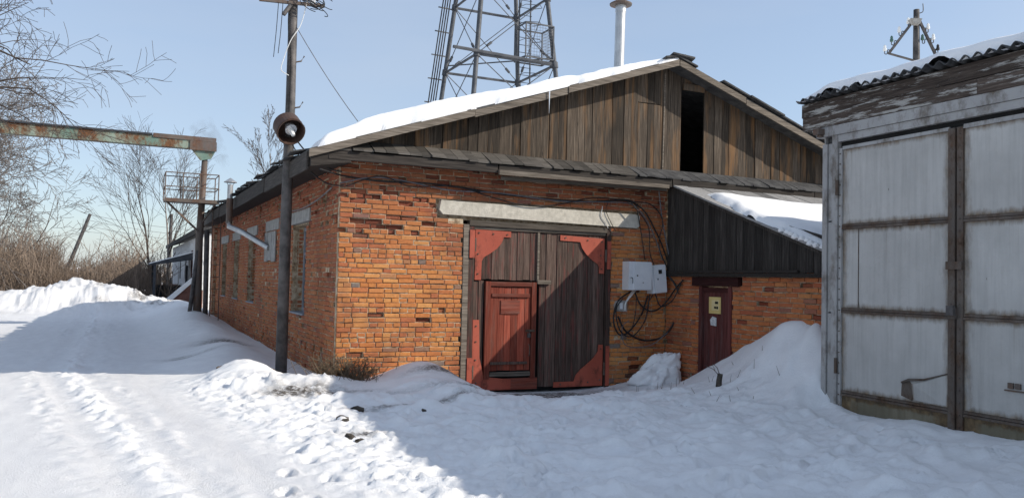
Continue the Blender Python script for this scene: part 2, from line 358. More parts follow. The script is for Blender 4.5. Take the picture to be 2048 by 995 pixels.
def tag(o, label=None, cat=None, group=None, kind=None):
    if label: o['label'] = label
    if cat: o['category'] = cat
    if group: o['group'] = group
    if kind: o['kind'] = kind
    return o
def part_empty(name, parent, loc):
    o = bpy.data.objects.new(name, None); COL.objects.link(o); o.empty_display_size = 0.2; place(o, loc, parent); return o
def P(name, mat, parent, fn, **kw):                  # build one part with a lambda on a fresh MB
    mb = MB(); fn(mb); return link_mesh(name, mb, mat, parent, fixn=True, **kw)

# value noise for terrain and snow
_rs = np.random.RandomState(11); TAB = _rs.rand(256, 256)
def vn(x, y, sd=0):
    x = x + sd * 17.37; y = y + sd * 9.71
    ix = np.floor(x).astype(int); iy = np.floor(y).astype(int); fx = x - ix; fy = y - iy
    fx = fx * fx * (3 - 2 * fx); fy = fy * fy * (3 - 2 * fy)
    a = TAB[ix & 255, iy & 255]; b = TAB[(ix + 1) & 255, iy & 255]; c = TAB[ix & 255, (iy + 1) & 255]; d = TAB[(ix + 1) & 255, (iy + 1) & 255]
    return (a * (1 - fx) + b * fx) * (1 - fy) + (c * (1 - fx) + d * fx) * fy - 0.5
def fbm(x, y, sd=0, o=4, g=0.5):
    s = 0; a = 1.0
    for k in range(o): s = s + a * vn(x * 2 ** k, y * 2 ** k, sd + k); a *= g
    return s
def worley(x, y, sd=0):
    """distance to the nearest and second feature point and the nearest cell's random value"""
    x = x + sd * 5.3; y = y + sd * 8.1; ix = np.floor(x).astype(int); iy = np.floor(y).astype(int)
    f1 = np.full(x.shape, 9.0); f2 = np.full(x.shape, 9.0); val = np.zeros(x.shape)
    for dx in (-1, 0, 1):
        for dy in (-1, 0, 1):
            cx, cy = ix + dx, iy + dy
            d = np.hypot(cx + TAB[cx & 255, (cy + 31) & 255] - x, cy + TAB[(cx + 57) & 255, cy & 255] - y); v = TAB[(cx + 91) & 255, (cy + 17) & 255]
            near = d < f1; f2 = np.where(near, f1, np.minimum(f2, d)); val = np.where(near, v, val); f1 = np.where(near, d, f1)
    return f1, f2, val
def sstep(a, b, x):
    t = np.clip((x - a) / (b - a), 0, 1); return t * t * (3 - 2 * t)
def bell(x, y, cx, cy, rx, ry): return np.exp(-((x - cx) / rx) ** 2 - ((y - cy) / ry) ** 2)

# ------------------------------------------------------------------ layout numbers (metres)
WX, WY = 3.02, 12.57            # corner of the brick building: side wall plane x = WX, gable front y = WY
AX = 9.12                       # annex side wall plane
BACK = 31.4
RX, RZ = 9.05, 5.66             # ridge
EXL, EZ = 2.46, 3.44            # left eave (underside)
PITCH = (RZ - EZ) / (RX - EXL)
EXR = 2 * RX - EXL
RAKE = 12.18                    # front edge of the roof
SA = math.radians(1.5); SU = V(math.sin(SA), math.cos(SA), 0); SN = V(-math.cos(SA), math.sin(SA), 0)   # garage face: along, outward
S0 = V(8.62, 8.30, 0)
def shed(s, z, out=0.0): return S0 - SU * s + SN * out + V(0, 0, z)       # s runs from the far corner towards the viewer

# ------------------------------------------------------------------ snow ground
_fr = random.Random(14); FEET = []
for (ax_, ay_, bx_, by_, n_) in ((2.6, 5.0, 5.9, 12.1, 22), (6.2, 12.0, 4.6, 5.0, 20), (8.3, 11.6, 3.4, 7.0, 18), (1.2, 6.0, 2.6, 11.4, 16), (8.2, 5.0, 6.4, 11.0, 16), (3.6, 5.0, 7.6, 6.5, 12)):
    ang = math.atan2(by_ - ay_, bx_ - ax_)
    for k_ in range(n_):
        t_0 = k_ / n_; sd_ = 0.10 if k_ % 2 else -0.10
        FEET.append((ax_ + (bx_ - ax_) * t_0 - math.sin(ang) * sd_ + _fr.gauss(0, 0.05), ay_ + (by_ - ay_) * t_0 + math.cos(ang) * sd_ + _fr.gauss(0, 0.05), ang + _fr.gauss(0, 0.15)))
def ground_h(x, y, detail=True):
    h = np.zeros_like(x)
    h += 0.05 * fbm(x * 0.25, y * 0.25, 1, 3)
    h += -0.27 * np.exp(-(np.abs((x - 6.7) / 1.75)) ** 4) * sstep(10.2, 11.7, y) * (y < 14)
    w = x + 0.13 * (np.minimum(y, 15) - 14.7) + 0.64                     # across the road; 0 = rough strip
    road = sstep(1.6, 0.9, w)
    # mounds
    h += 0.34 * bell(x, y, 4.28, 12.15, 0.62, 0.85) + 0.10 * bell(x, y, 4.1, 11.0, 1.0, 0.8)
    h += 0.17 * bell(x, y, 2.75, 12.0, 0.55, 0.40) + 0.12 * bell(x, y, 2.0, 12.15, 0.6, 0.35)
    h += 0.33 * bell(x, y, 1.72, 12.95, 0.55, 0.60)
    h += 0.30 * bell(x, y, 1.95, 16.4, 0.62, 1.9) + 0.12 * bell(x, y, 1.3, 15.0, 0.6, 1.0)
    h += (0.16 + 0.16 * fbm(x * 0.5, y * 0.3, 4, 3)) * np.exp(-((x - 2.0) / 0.75) ** 2) * sstep(16, 20, y) * sstep(47, 40, y)
    h += 0.32 * bell(x, y, 1.95, 26.5, 0.9, 4.5) + 0.18 * bell(x, y, 2.2, 36, 1.3, 5)
    h += 0.18 * np.exp(-((x - 2.5) / 0.7) ** 2) * sstep(24, 34, y) * sstep(60, 45, y)
    # pile against the annex
    py = np.interp(y, [7.7, 8.15, 8.45, 8.9, 9.5, 9.9, 10.7, 11.2, 11.6, 12.2], [0, 0.15, 0.85, 1.12, 0.92, 0.74, 0.42, 0.16, -0.10, -0.12])
    d = np.maximum(AX - x, 0)
    edge = np.exp(-(d / 0.66) ** 2) * 0.86 + 0.14 * np.exp(-(d / 1.25) ** 2)
    pile = py * edge * (1 + 0.35 * fbm(x * 1.3, y * 1.3, 8, 3))
    h += pile
    h += 0.05 * bell(x, y, 8.1, 9.6, 0.6, 0.7)
    # drift along the garage doors
    ds = 8.62 - 0.026 * (8.3 - y) - x
    h += 0.07 * np.exp(-(np.maximum(ds, 0) / 0.75) ** 2) * sstep(7.7, 6.4, y) * (x < 13) * (1 + 0.3 * fbm(y * 1.1, y * 0.0 + 1.0, 3, 2))
    # far ploughed bank
    bx = np.interp(x, [-14, -9, -4.1, -2.8, -1.07, 0.39, 1.25, 1.9], [0.7, 0.75, 0.66, 1.0, 1.2, 0.95, 0.45, 0.0])
    h += bx * np.exp(-np.abs((y - 37.8) / 2.5) ** 2.4) * (1 + 0.30 * fbm(x * 0.9, y * 0.9, 12, 3))
    far = sstep(38, 60, y)
    h += far * (0.15 + 0.3 * fbm(x * 0.08, y * 0.08, 20, 3))
    h += sstep(120, 420, np.hypot(x, y)) * 3.0
    if detail:
        clear = sstep(0.0, 0.35, WY - y) + (y > WY) * sstep(0, 0.4, WX - x); clear = np.clip(clear, 0, 1)
        # ploughed road: rough strips and lug prints
        rough = np.exp(-((w + 0.02) / 0.17) ** 2) + 0.55 * np.exp(-((w + 0.55) / 0.15) ** 2) + 0.35 * np.exp(-((w - 0.42) / 0.12) ** 2)
        rough *= (0.35 + 1.3 * np.clip(fbm(x * 0.9, y * 0.35, 30, 3) + 0.35, 0, 1))
        n = fbm(x * 7, y * 4.5, 31, 4, 0.62)
        h += rough * (0.014 + 0.085 * n) * sstep(60, 20, y)
        lug = np.sin((y + 0.4 * np.abs(w * 2)) * 2 * math.pi / 0.09)
        h += 0.009 * lug * (np.exp(-((w - 0.24) / 0.10) ** 4) + np.exp(-((w + 0.29) / 0.09) ** 4) + np.exp(-((w - 0.72) / 0.09) ** 4)) * sstep(18, 10, y)
        h += -0.009 * (np.exp(-((w - 0.24) / 0.13) ** 4) + np.exp(-((w + 0.29) / 0.12) ** 4)) * sstep(40, 20, y)
        h += 0.016 * fbm(x * 3, y * 0.8, 33, 3) * road
        # broken clods on the road's right-hand verge
        berm = sstep(0.75, 1.5, w) * sstep(4.2, 2.2, x + 0.15 * (y - 9)) * sstep(14.5, 11.5, y) * (y < 14.5)
        cl = np.clip(fbm(x * 3.6, y * 3.6, 35, 5, 0.62) + 0.06, 0, 1)
        h += berm * (0.065 * cl + 0.035 * np.clip(fbm(x * 9, y * 9, 37, 4, 0.6) + 0.05, 0, 1) + 0.022 * fbm(x * 19, y * 19, 36, 2))
        line = np.exp(-((y - 12.0 + 0.12 * (x - 1.8)) / 0.22) ** 2) * sstep(0.8, 1.3, x) * sstep(3.2, 2.8, x)
        h += line * np.clip(0.02 + 0.2 * fbm(x * 4, y * 4, 40, 4, 0.6), 0, 1)
        # wind-carved, trodden yard snow in front of the gate
        yard = sstep(2.0, 3.4, x) * sstep(9.3, 7.2, x) * sstep(11.9, 10.7, y) * (y > -2)
        h -= 0.05 * yard
        a1 = fbm(x * 1.5 + 0.4 * y, y * 2.6, 50, 4, 0.55); rid = np.clip(0.5 - np.abs(a1) * 2.2, 0, 1)
        a2 = fbm(x * 3.0, y * 4.6, 55, 4, 0.55)
        h += 0.85 * yard * (0.075 * np.clip(a1 + 0.10, 0, 1) * 2 + 0.11 * np.clip(a2 + 0.0, 0, 1) + 0.05 * np.clip(fbm(x * 7, y * 9, 57, 3) - 0.05, 0, 1) + 0.012 * rid)
        if x.size > 1000:                         # broken crust: uneven plates and chunks
            wx, wy = x + 0.25 * fbm(x * 2, y * 2, 58, 2), y + 0.25 * fbm(x * 2, y * 2, 59, 2)
            f1, f2, cv = worley(wx * 2.4, wy * 3.4, 3); g1, g2, cw = worley(wx * 6.5, wy * 8.0, 5)
            plate_ = sstep(0.0, 0.22, f2 - f1) * np.clip(cv - 0.45, 0, 1)
            h += 1.15 * yard * (0.085 * plate_ * sstep(-0.25, 0.25, fbm(x * 0.7, y * 0.7, 66, 2)) + 0.035 * sstep(0.0, 0.2, g2 - g1) * np.clip(cw - 0.6, 0, 1))
            chunk = np.clip(0.55 - g1, 0, 1) * (cw > 0.55); h += (berm * 0.07 + rough * 0.055 * sstep(30, 12, y)) * chunk
            k1, k2, kw = worley(x * 13, y * 13, 9); h += (berm * 0.03 + yard * 0.012 + rough * 0.018) * np.clip(0.5 - k1, 0, 1) * (kw > 0.5)
            for (fx, fy, fa) in FEET:
                sel = (np.abs(x - fx) < 0.3) & (np.abs(y - fy) < 0.3); dx, dy = x[sel] - fx, y[sel] - fy
                a_, b_2 = dx * math.cos(fa) + dy * math.sin(fa), -dx * math.sin(fa) + dy * math.cos(fa)
                rr = np.sqrt((a_ / 0.15) ** 2 + (b_2 / 0.062) ** 2); h[sel] += -0.045 * sstep(1.05, 0.7, rr) + 0.016 * np.exp(-((rr - 1.25) / 0.25) ** 2)
        # wheel tracks crossing towards the garage
        q = x - (6.75 + 0.42 * (y - 4.35) + 0.02 * (y - 4.35) ** 2)
        trk = sstep(9.5, 8.0, y) * (y < 9.6)
        h += trk * (0.030 * np.exp(-((q) / 0.10) ** 2) - 0.035 * np.exp(-((q + 0.28) / 0.16) ** 2) + 0.03 * np.exp(-((q + 0.55) / 0.1) ** 2)
                    - 0.03 * np.exp(-((q + 1.5) / 0.16) ** 2) + 0.025 * np.exp(-((q + 1.22) / 0.09) ** 2))
        h += 0.012 * fbm(x * 5, y * 5, 60, 4) * (1 - 0.7 * road) * clear
        bank = np.exp(-np.abs((y - 37.0) / 2.4) ** 4) * (x < 2)
        h += bank * (0.20 * fbm(x * 1.7, y * 1.2, 62, 4, 0.6) + 0.10 * fbm(x * 5, y * 3.2, 64, 3))
    return h
def gz(x, y): return float(ground_h(np.array([float(x)]), np.array([float(y)]))[0])

def stretch(lo, hi, step, a, b, grow=1.18, mx=60.0):
    mid = list(np.arange(lo, hi + 1e-6, step)); s = step; v = lo; left = []
    while v > a: s = min(s * grow, mx); v -= s; left.append(v)
    s = step; v = hi; right = []
    while v < b: s = min(s * grow, mx); v += s; right.append(v)
    return np.array(left[::-1] + mid + right)
gx = stretch(-3.4, 9.3, 0.036, -900, 900, 1.14)
gy1 = list(np.arange(4.4, 13.2, 0.036)); s_ = 0.036; v_ = gy1[-1]; gy2 = []
while v_ < 1400: s_ = min(s_ * 1.009 if v_ < 41 else s_ * 1.12, 60); v_ += s_; gy2.append(v_)
s_ = 0.036; v_ = 4.4; gy0 = []
while v_ > -300: s_ = min(s_ * 1.2, 40); v_ -= s_; gy0.append(v_)
gy = np.array(gy0[::-1] + gy1 + gy2)
GX, GY = np.meshgrid(gx, gy)
GZ = ground_h(GX, GY)
# soil showing through
dn = fbm(GX * 2.2, GY * 2.2, 70, 4, 0.6)
dirt = 0.95 * bell(GX, GY, 2.25, 11.55, 0.35, 0.25) + 0.8 * bell(GX, GY, 2.75, 11.3, 0.5, 0.12) + 0.9 * bell(GX, GY, 3.25, 11.0, 0.25, 0.10)
dirt += 0.85 * bell(GX, GY, 2.3, 8.45, 0.22, 0.12) + 1.0 * bell(GX, GY, 4.55, 11.75, 0.40, 0.10)
dirt += 0.9 * bell(GX, GY, 6.2, 12.15, 1.1, 0.26) + 0.65 * bell(GX, GY, 5.0, 11.0, 1.0, 0.16)
dirt += 0.5 * bell(GX, GY, 1.2, 16.6, 0.5, 0.15) + 0.6 * bell(GX, GY, 2.3, 18.6, 0.35, 0.6)
dirt += 0.9 * bell(GX, GY, -4.2, 34.2, 2.2, 0.5) * (dn > -0.1)
bankm = np.exp(-np.abs((GY - 37.2) / 2.0) ** 4) * (GX < 2) * (GX > -9)
dirt += bankm * 1.1 * np.clip(fbm(GX * 1.6, GY * 1.6, 75, 4, 0.7) + 0.15, 0, 1) * 2
dirt += 0.10 * np.clip(fbm(GX * 1.7, GY * 1.7, 77, 4), 0, 1) * (GY > 7) * (GY < 14) * (GX > 1.5)
arcd = np.exp(-((GY - (10.15 + 0.16 * (GX - 3.2) ** 1.0 + 0.25 * np.clip(GX - 4.2, 0, 9) )) / 0.10) ** 2) * sstep(2.2, 3.0, GX) * sstep(6.3, 5.2, GX)
dirt += 0.75 * arcd + 0.6 * bell(GX, GY, 5.6, 11.7, 0.9, 0.35)
dirt += 1.3 * bell(GX, GY, 4.55, 11.72, 0.45, 0.13) + 1.2 * bell(GX, GY, 6.3, 12.3, 1.3, 0.22) + 0.8 * bell(GX, GY, 2.35, 11.5, 0.5, 0.3) + 0.9 * bell(GX, GY, 2.0, 18.8, 0.5, 0.5) + 0.7 * bell(GX, GY, 1.25, 16.2, 0.5, 0.25)
dirt = np.clip(1.25 * dirt * (0.75 + 0.9 * dn), 0, 1)
Wq = GX + 0.13 * (np.minimum(GY, 15) - 14.7) + 0.64
packed = sstep(1.5, 0.8, Wq) * (1 - 0.75 * np.exp(-(Wq / 0.2) ** 2)) * (GY < 60) * sstep(-7, -5, GX)
ny, nx = GX.shape
vs = np.column_stack([GX.ravel(), GY.ravel(), GZ.ravel()]).astype(np.float32)
idx = np.arange(nx * ny).reshape(ny, nx)
quads = np.stack([idx[:-1, :-1], idx[:-1, 1:], idx[1:, 1:], idx[1:, :-1]], -1).reshape(-1, 4).astype(np.int32)
me = bpy.data.meshes.new('snow_ground')
me.vertices.add(len(vs)); me.vertices.foreach_set('co', vs.ravel())
me.loops.add(quads.size); me.loops.foreach_set('vertex_index', quads.ravel())
me.polygons.add(len(quads)); me.polygons.foreach_set('loop_start', np.arange(0, quads.size, 4, dtype=np.int32))
me.polygons.foreach_set('use_smooth', np.ones(len(quads), bool)); me.update()
for nm, arr in (('dirt', dirt), ('packed', packed)):
    a_ = me.attributes.new(nm, 'FLOAT', 'POINT'); a_.data.foreach_set('value', arr.ravel().astype(np.float32))
me.materials.append(M['snow'])
ground = bpy.data.objects.new('snow_ground', me); COL.objects.link(ground)
tag(ground, 'trampled snow covering the yard and road', None, None, 'structure')

# ------------------------------------------------------------------ bricks
BH, BP = 0.0655, 0.0770                      # brick height, course pitch
class BrickSet:
    """collects every brick of one wall: keeps those that show largest as objects, joins the others"""
    def __init__(s): s.items = []            # (origin, udir, ndir(out), length, height, recess, spalled)
    def wall(s, o, u, n, L, z0, z1, holes=(), spall=lambda a, z: 0.0, recess_noise=0.004, first=0, ulimit=None, clip=None, seed=0, headers=0.45):
        rng = random.Random(seed); o, u, n = V(*o), V(*u), V(*n)
        k0 = int(round(z0 / BP)); k1 = int(z1 / BP)
        for k in range(k0, k1 + 1):
            z = k * BP
            hd = rng.random() < headers
            a = rng.uniform(-0.12, 0.0) if not hd else rng.uniform(-0.06, 0)
            tilt = 0
            while a < L:
                ln = 0.12 if (hd and rng.random() < 0.94) or (not hd and rng.random() < 0.10) else 0.25
                ln *= rng.uniform(0.96, 1.02)
                b0, b1 = max(a, 0.0), min(a + ln, L)
                j = rng.uniform(0.007, 0.016); a += ln + j
                segs = [(b0, b1)]
                for (h0, h1, hz0, hz1) in holes:
                    if z + BH > hz0 + 0.01 and z < hz1 - 0.01:
                        new = []
                        for (p, q) in segs:
                            if q <= h0 or p >= h1: new.append((p, q)); continue
                            if p < h0: new.append((p, h0))
                            if q > h1: new.append((h1, q))
                        segs = new
                for (p, q) in segs:
                    if q - p < 0.035: continue
                    if clip and not clip((p + q) / 2, z): continue
                    sp = rng.random() < spall((p + q) / 2, z)
                    rc = rng.uniform(0.022, 0.07) if sp else max(0, rng.gauss(0.0, recess_noise))
                    hh = BH * rng.uniform(0.9, 1.04)
                    if not sp and rng.random() < 0.003: continue
                    s.items.append((o + u * p + V(0, 0, z + rng.gauss(0, 0.0022)), u, n, q - p, hh, rc, sp, rng.gauss(0, 0.004)))
_bv = {}
def brick_variant(kind, i, sp):
    key = (kind, i, sp)
    if key in _bv: return _bv[key]
    rng = random.Random(hash((kind == 's', i, sp)) & 0xffff)
    c = 0.030 if kind == 's' else 0.06        # chamfer as a fraction of the unit length
    e = 0.004 if not sp else 0.012
    j = 0.05 if not sp else 0.16
    def J(a): return rng.uniform(-a, a)
    back = [(0, 1, 0), (1, 1, 0), (1, 1, 1), (0, 1, 1)]
    mid = [(0, e, 0), (1, e, 0), (1, e, 1), (0, e, 1)]
    mid = [(x + J(j * 0.25), y + abs(J(0.004)), z + J(j)) for x, y, z in mid]
    fr = [(c, 0, 0.1), (1 - c, 0, 0.1), (1 - c, 0, 0.9), (c, 0, 0.9)]
    fr = [(x + J(j * 0.3), y + J(0.002), z + J(j * 1.2)) for x, y, z in fr]
    v = np.array(back + mid + fr)              # y in metres (depth added later), x and z in brick units
    f = [(8, 9, 10, 11)] + [(4 + a, 4 + (a + 1) % 4, 8 + (a + 1) % 4, 8 + a) for a in range(4)] + [(a, (a + 1) % 4, 4 + (a + 1) % 4, 4 + a) for a in range(4)]
    v[:4, 1] = 0.115
    me = bpy.data.meshes.new('brick'); vv = v.copy(); vv[:, 0] *= 0.25 if kind == 's' else 0.12; vv[:, 2] *= BH
    me.from_pydata(vv.tolist(), [], f); me.materials.append(M['spalled' if sp else 'brick']); me.update()
    _bv[key] = (v, f, me); return _bv[key]
def visible_area(it):
    o, u, n, L, h, rc, sp, tw = it
    c = o + u * L / 2 + V(0, 0, h / 2); v = ROT.T @ (c - CAM)
    if v[2] < 1: return 0
    px, py = CX + F * v[0] / v[2], CY + F * v[1] / v[2]
    if not (0 < px < 2048 and 0 < py < 995): return 0
    d = CAM - c; dist = np.linalg.norm(d); f = np.dot(d / dist, n)
    return max(f, 0) * L * h / dist ** 2
def emit_bricks(bs, parent, limit, hidden=lambda c: False, white=None):
    items = bs.items
    sc = [(-1 if hidden(it[0]) else visible_area(it)) for it in items]
    order = sorted(range(len(items)), key=lambda i: -sc[i]); single = set(i for i in order[:limit] if sc[i] > 0)
    groups = {False: [[], [], []], True: [[], [], []]}; pads = MB(); prng = random.Random(8)
    rng = random.Random(5); np0 = ORG[parent.name]
    for i, (o, u, n, L, h, rc, sp, tw) in enumerate(items):
        kind = 's' if L > 0.17 else 'h'; vi = rng.randrange(14)
        v, f, me = brick_variant(kind, vi, sp)
        org = o - n * rc
        if not sp:                                        # bed of mortar round the brick
            dp = prng.uniform(0.010, 0.022) if prng.random() < 0.8 else prng.uniform(0.022, 0.045)
            a0, a1, b0, b1 = -0.009, L + 0.009, -0.0085, h + 0.0085; q = []
            for dd in (0.10, dp):
                for (aa, bb) in ((a0, b0), (a1, b0), (a1, b1), (a0, b1)): q.append(o + u * (aa + prng.uniform(-.002, .002)) + V(0, 0, bb + prng.uniform(-.002, .002)) - n * (dd + prng.uniform(-.003, .003)))
            pads.add(q, [(4, 5, 6, 7), (0, 1, 5, 4), (1, 2, 6, 5), (2, 3, 7, 6), (3, 0, 4, 7)])
        if i in single:
            ob = bpy.data.objects.new('brick', me); COL.objects.link(ob); ob.parent = parent
            left = np.cross(V(0, 0, 1), u)               # local y = into the wall
            inn = -n
            mw = Matrix(((u[0], inn[0], 0, org[0] - np0[0]), (u[1], inn[1], 0, org[1] - np0[1]), (0, 0, 1, org[2] - np0[2]), (0, 0, 0, 1)))
            sx = L / (0.25 if kind == 's' else 0.12)
            ob.matrix_local = mw @ Matrix.Rotation(tw, 4, 'Z') @ Matrix.Diagonal((sx, 1, h / BH, 1))
        else:
            vs, fs, rd = groups[sp]; k = sum(len(a) for a in vs)
            w = org + np.outer(v[:, 0] * L, u) + np.outer(v[:, 1] + tw * (v[:, 0] - 0.5) * (np.arange(12) > 3), -n) + np.outer(v[:, 2] * h, V(0, 0, 1))
            vs.append(w); fs += [tuple(a + k for a in q) for q in f]; rd += [rng.random()] * 12
    po = link_mesh('mortar_joints', pads, 'mortar' if white is None else white, parent); po['kind'] = 'stuff'
    for sp, (vs, fs, rd) in groups.items():
        if not vs: continue
        me = bpy.data.meshes.new('brickwork'); arr = np.concatenate(vs) - np0
        me.from_pydata(arr.tolist(), [], fs); me.materials.append(M['spalled' if sp else (white or 'brick')]); me.update()
        a = me.attributes.new('rnd', 'FLOAT', 'POINT'); a.data.foreach_set('value', np.array(rd, np.float32))
        ob = bpy.data.objects.new('spalled_brickwork' if sp else 'brickwork', me); COL.objects.link(ob); ob.parent = parent; ob['kind'] = 'stuff'


# ------------------------------------------------------------------ the brick building
B = thing('brick_building', 'long old orange brick workshop with plank gable and snowy roof', 'building', (WX, WY, 0))
WIN = [(15.10, 16.40), (21.30, 22.60), (24.40, 25.60), (27.40, 28.60)]
WZ0, WZ1 = 0.93, 2.56
GX0, GX1, GTOP = 5.07, 7.92, 2.60
D = 0.085                                         # core lies behind the brick faces; joints are bedded in front of it
def core_boxes(mb):
    x0 = WX + D; y0 = WY + D
    mb.box(x0, GX0, y0, WY + 0.38, -0.4, 3.45); mb.box(GX1, 15.0, y0, WY + 0.38, -0.4, 3.45); mb.box(GX0, GX1, y0, WY + 0.38, GTOP, 3.45)
    ys = WY + 0.38
    for (a, b) in WIN + [(32.2, 32.2)]:
        mb.box(x0, WX + 0.40, ys, min(a, BACK - 0.3), -0.4, 3.45)
        if b > a: mb.box(x0, WX + 0.40, a, b, -0.4, WZ0 - 0.02); mb.box(x0, WX + 0.40, a, b, WZ1 + 0.02, 3.45)
        ys = b
wall = P('wall', 'mortar', B, core_boxes)
bs = BrickSet()
def spall_front(a, z):
    x = WX + a
    v = 0.015
    if z > 2.25 and x < 5.3: v = 0.06 + 0.30 * math.exp(-((x - 3.9) / 0.9) ** 2) * math.exp(-((z - 2.62) / 0.35) ** 2)
    if z > 3.05: v = 0.22
    if z < 0.25: v = 0.06
    return v
bs.wall((WX, WY, 0), (1, 0, 0), (0, -1, 0), AX - WX, -0.23, 3.40, [(GX0 - WX, GX1 - WX, -1, GTOP), (4.60 - WX, 8.52 - WX, 2.655, 2.925)], spall_front, seed=3)
FAR = 30.4
Yu = lambda y: FAR - y
def spall_side(a, z):
    y = FAR - a; v = 0.03
    if z > 2.4 and y < 15: v = 0.25
    if z < 0.5: v = 0.10
    if z > 3.0: v = 0.2
    return v
holes = [(Yu(b), Yu(a), WZ0, WZ1) for a, b in WIN] + [(Yu(b), Yu(a), 2.60, 2.85) for a, b in ((14.76, 16.62), (17.92, 19.68), (20.98, 22.8), (24.1, 25.9), (26.9, 28.9))]
bs.wall((WX, FAR, 0), (0, -1, 0), (-1, 0, 0), FAR - (WY + 0.119), -0.15, 3.40, holes, spall_side, recess_noise=0.006, seed=4)
for a, b in WIN:                                  # brick reveals of the window openings
    bs.wall((WX + 0.13, b - 0.004, 0), (1, 0, 0), (0, -1, 0), 0.24, WZ0 + 0.02, WZ1 - 0.07, seed=int(a * 10), headers=1.0)
bs.wall((WX - 0.10, 31.4, 0), (0, -1, 0), (-1, 0, 0), 1.0, -0.15, 3.40, seed=9)            # pilaster
bs.wall((WX - 0.10, 30.40, 0), (1, 0, 0), (0, -1, 0), 0.12, -0.15, 3.40, seed=10, headers=1.0)
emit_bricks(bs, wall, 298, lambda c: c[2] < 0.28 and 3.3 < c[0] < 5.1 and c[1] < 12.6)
P('pilaster', 'mortar', B, lambda m: m.box(WX - 0.08, WX + 0.02, 30.42, 31.38, -0.3, 3.44))
P('rear_wall', 'mortar', B, lambda m: m.box(WX + 0.02, 15.0, BACK - 0.3, BACK, -0.4, 3.4))
P('right_wall', 'mortar', B, lambda m: m.box(14.7, 15.02, WY + 0.38, BACK - 0.3, -0.4, 3.4))
P('attic_floor', 'dark', B, lambda m: m.box(WX + 0.1, 14.95, WY + 0.05, BACK - 0.1, 3.46, 3.52))
# lintels
P('concrete_lintel', 'concrete', B, lambda m: m.prism([(4.66, 12.535, 2.90), (4.63, 12.535, 2.74), (4.70, 12.535, 2.67), (8.44, 12.535, 2.62), (8.50, 12.535, 2.66), (8.50, 12.535, 2.84), (8.42, 12.535, 2.865)], (0, 0.2, 0)))
for a, b in ((14.78, 16.6), (17.94, 19.66), (21.0, 22.78), (24.12, 25.88), (26.92, 28.88)):
    P('window_lintel', 'greycon', B, lambda m: m.box(WX - 0.015, WX + 0.2, a, b, 2.61, 2.84))
# windows
for i, (a, b) in enumerate(WIN):
    xw = WX + (0.22 if i == 0 else 0.33)
    w = part_empty('window', B, (xw, (a + b) / 2, WZ0))
    def fr(m):
        m.box(xw, xw + 0.06, a, a + 0.07, WZ0, WZ1); m.box(xw, xw + 0.06, b - 0.07, b, WZ0, WZ1)
        m.box(xw + 0.002, xw + 0.058, a + 0.07, b - 0.07, WZ0, WZ0 + 0.08); m.box(xw + 0.002, xw + 0.058, a + 0.07, b - 0.07, WZ1 - 0.07, WZ1)
        m.box(xw + 0.004, xw + 0.056, (a + b) / 2 - 0.03, (a + b) / 2 + 0.03, WZ0 + 0.08, WZ1 - 0.07)
        m.box(xw + 0.006, xw + 0.05, a + 0.07, b - 0.07, 2.02, 2.08)
    P('frame', 'winframe', w, fr)
    for (p, q) in ((a + 0.07, (a + b) / 2 - 0.03), ((a + b) / 2 + 0.03, b - 0.07)):
        P('pane', 'glass', w, lambda m: m.box(xw + 0.03, xw + 0.036, p, q, WZ0 + 0.08, 2.02)); P('pane', 'glass', w, lambda m: m.box(xw + 0.03, xw + 0.036, p, q, 2.08, WZ1 - 0.07))
    P('sill', 'winframe', w, lambda m: m.box(WX - 0.02, xw, a + 0.005, b - 0.005, WZ0 - 0.025, WZ0 + 0.005))
# boarded window with the stove pipe
bw = part_empty('boarded_window', B, (WX, 18.9, 1.9)); bw['label'] = 'weathered sheet nailed over an old window opening'
for k, (a, b, z0) in enumerate(((18.22, 18.70, 1.92), (18.71, 19.2, 1.95), (19.21, 19.62, 1.93))):
    P('board', 'greycon', bw, lambda m: m.box(WX - 0.03 - 0.004 * k, WX - 0.008, a, b, z0, 2.58))
sp_ = part_empty('stove_pipe', B, (WX - 0.1, 19.2, 2.2)); sp_['label'] = 'steel stove pipe with a rain cap rising past the eave'
ex = 2.30
P('pipe', 'steel', sp_, lambda m: m.tube([(WX - 0.03, 18.95, 2.22), (2.55, 20.2, 2.62), (ex, 20.55, 2.75), (ex, 20.6, 2.95), (ex, 20.6, 3.75)], 0.065, 12))
P('lagging', 'rust', sp_, lambda m: m.tube([(ex, 20.6, 2.82), (ex, 20.6, 3.42)], 0.075, 12))
P('rain_cap', 'steel', sp_, lambda m: m.lathe((ex, 20.6, 3.80), (0, 0, 1), [(0, 0.15), (0.015, 0.15), (0.11, 0.01)], 14))
P('cap_legs', 'steel', sp_, lambda m: [m.bar((ex + 0.06 * math.cos(t), 20.6 + 0.06 * math.sin(t), 3.72), (ex + 0.1 * math.cos(t), 20.6 + 0.1 * math.sin(t), 3.81), 0.012, 0.012) for t in (0.3, 2.4, 4.5)])

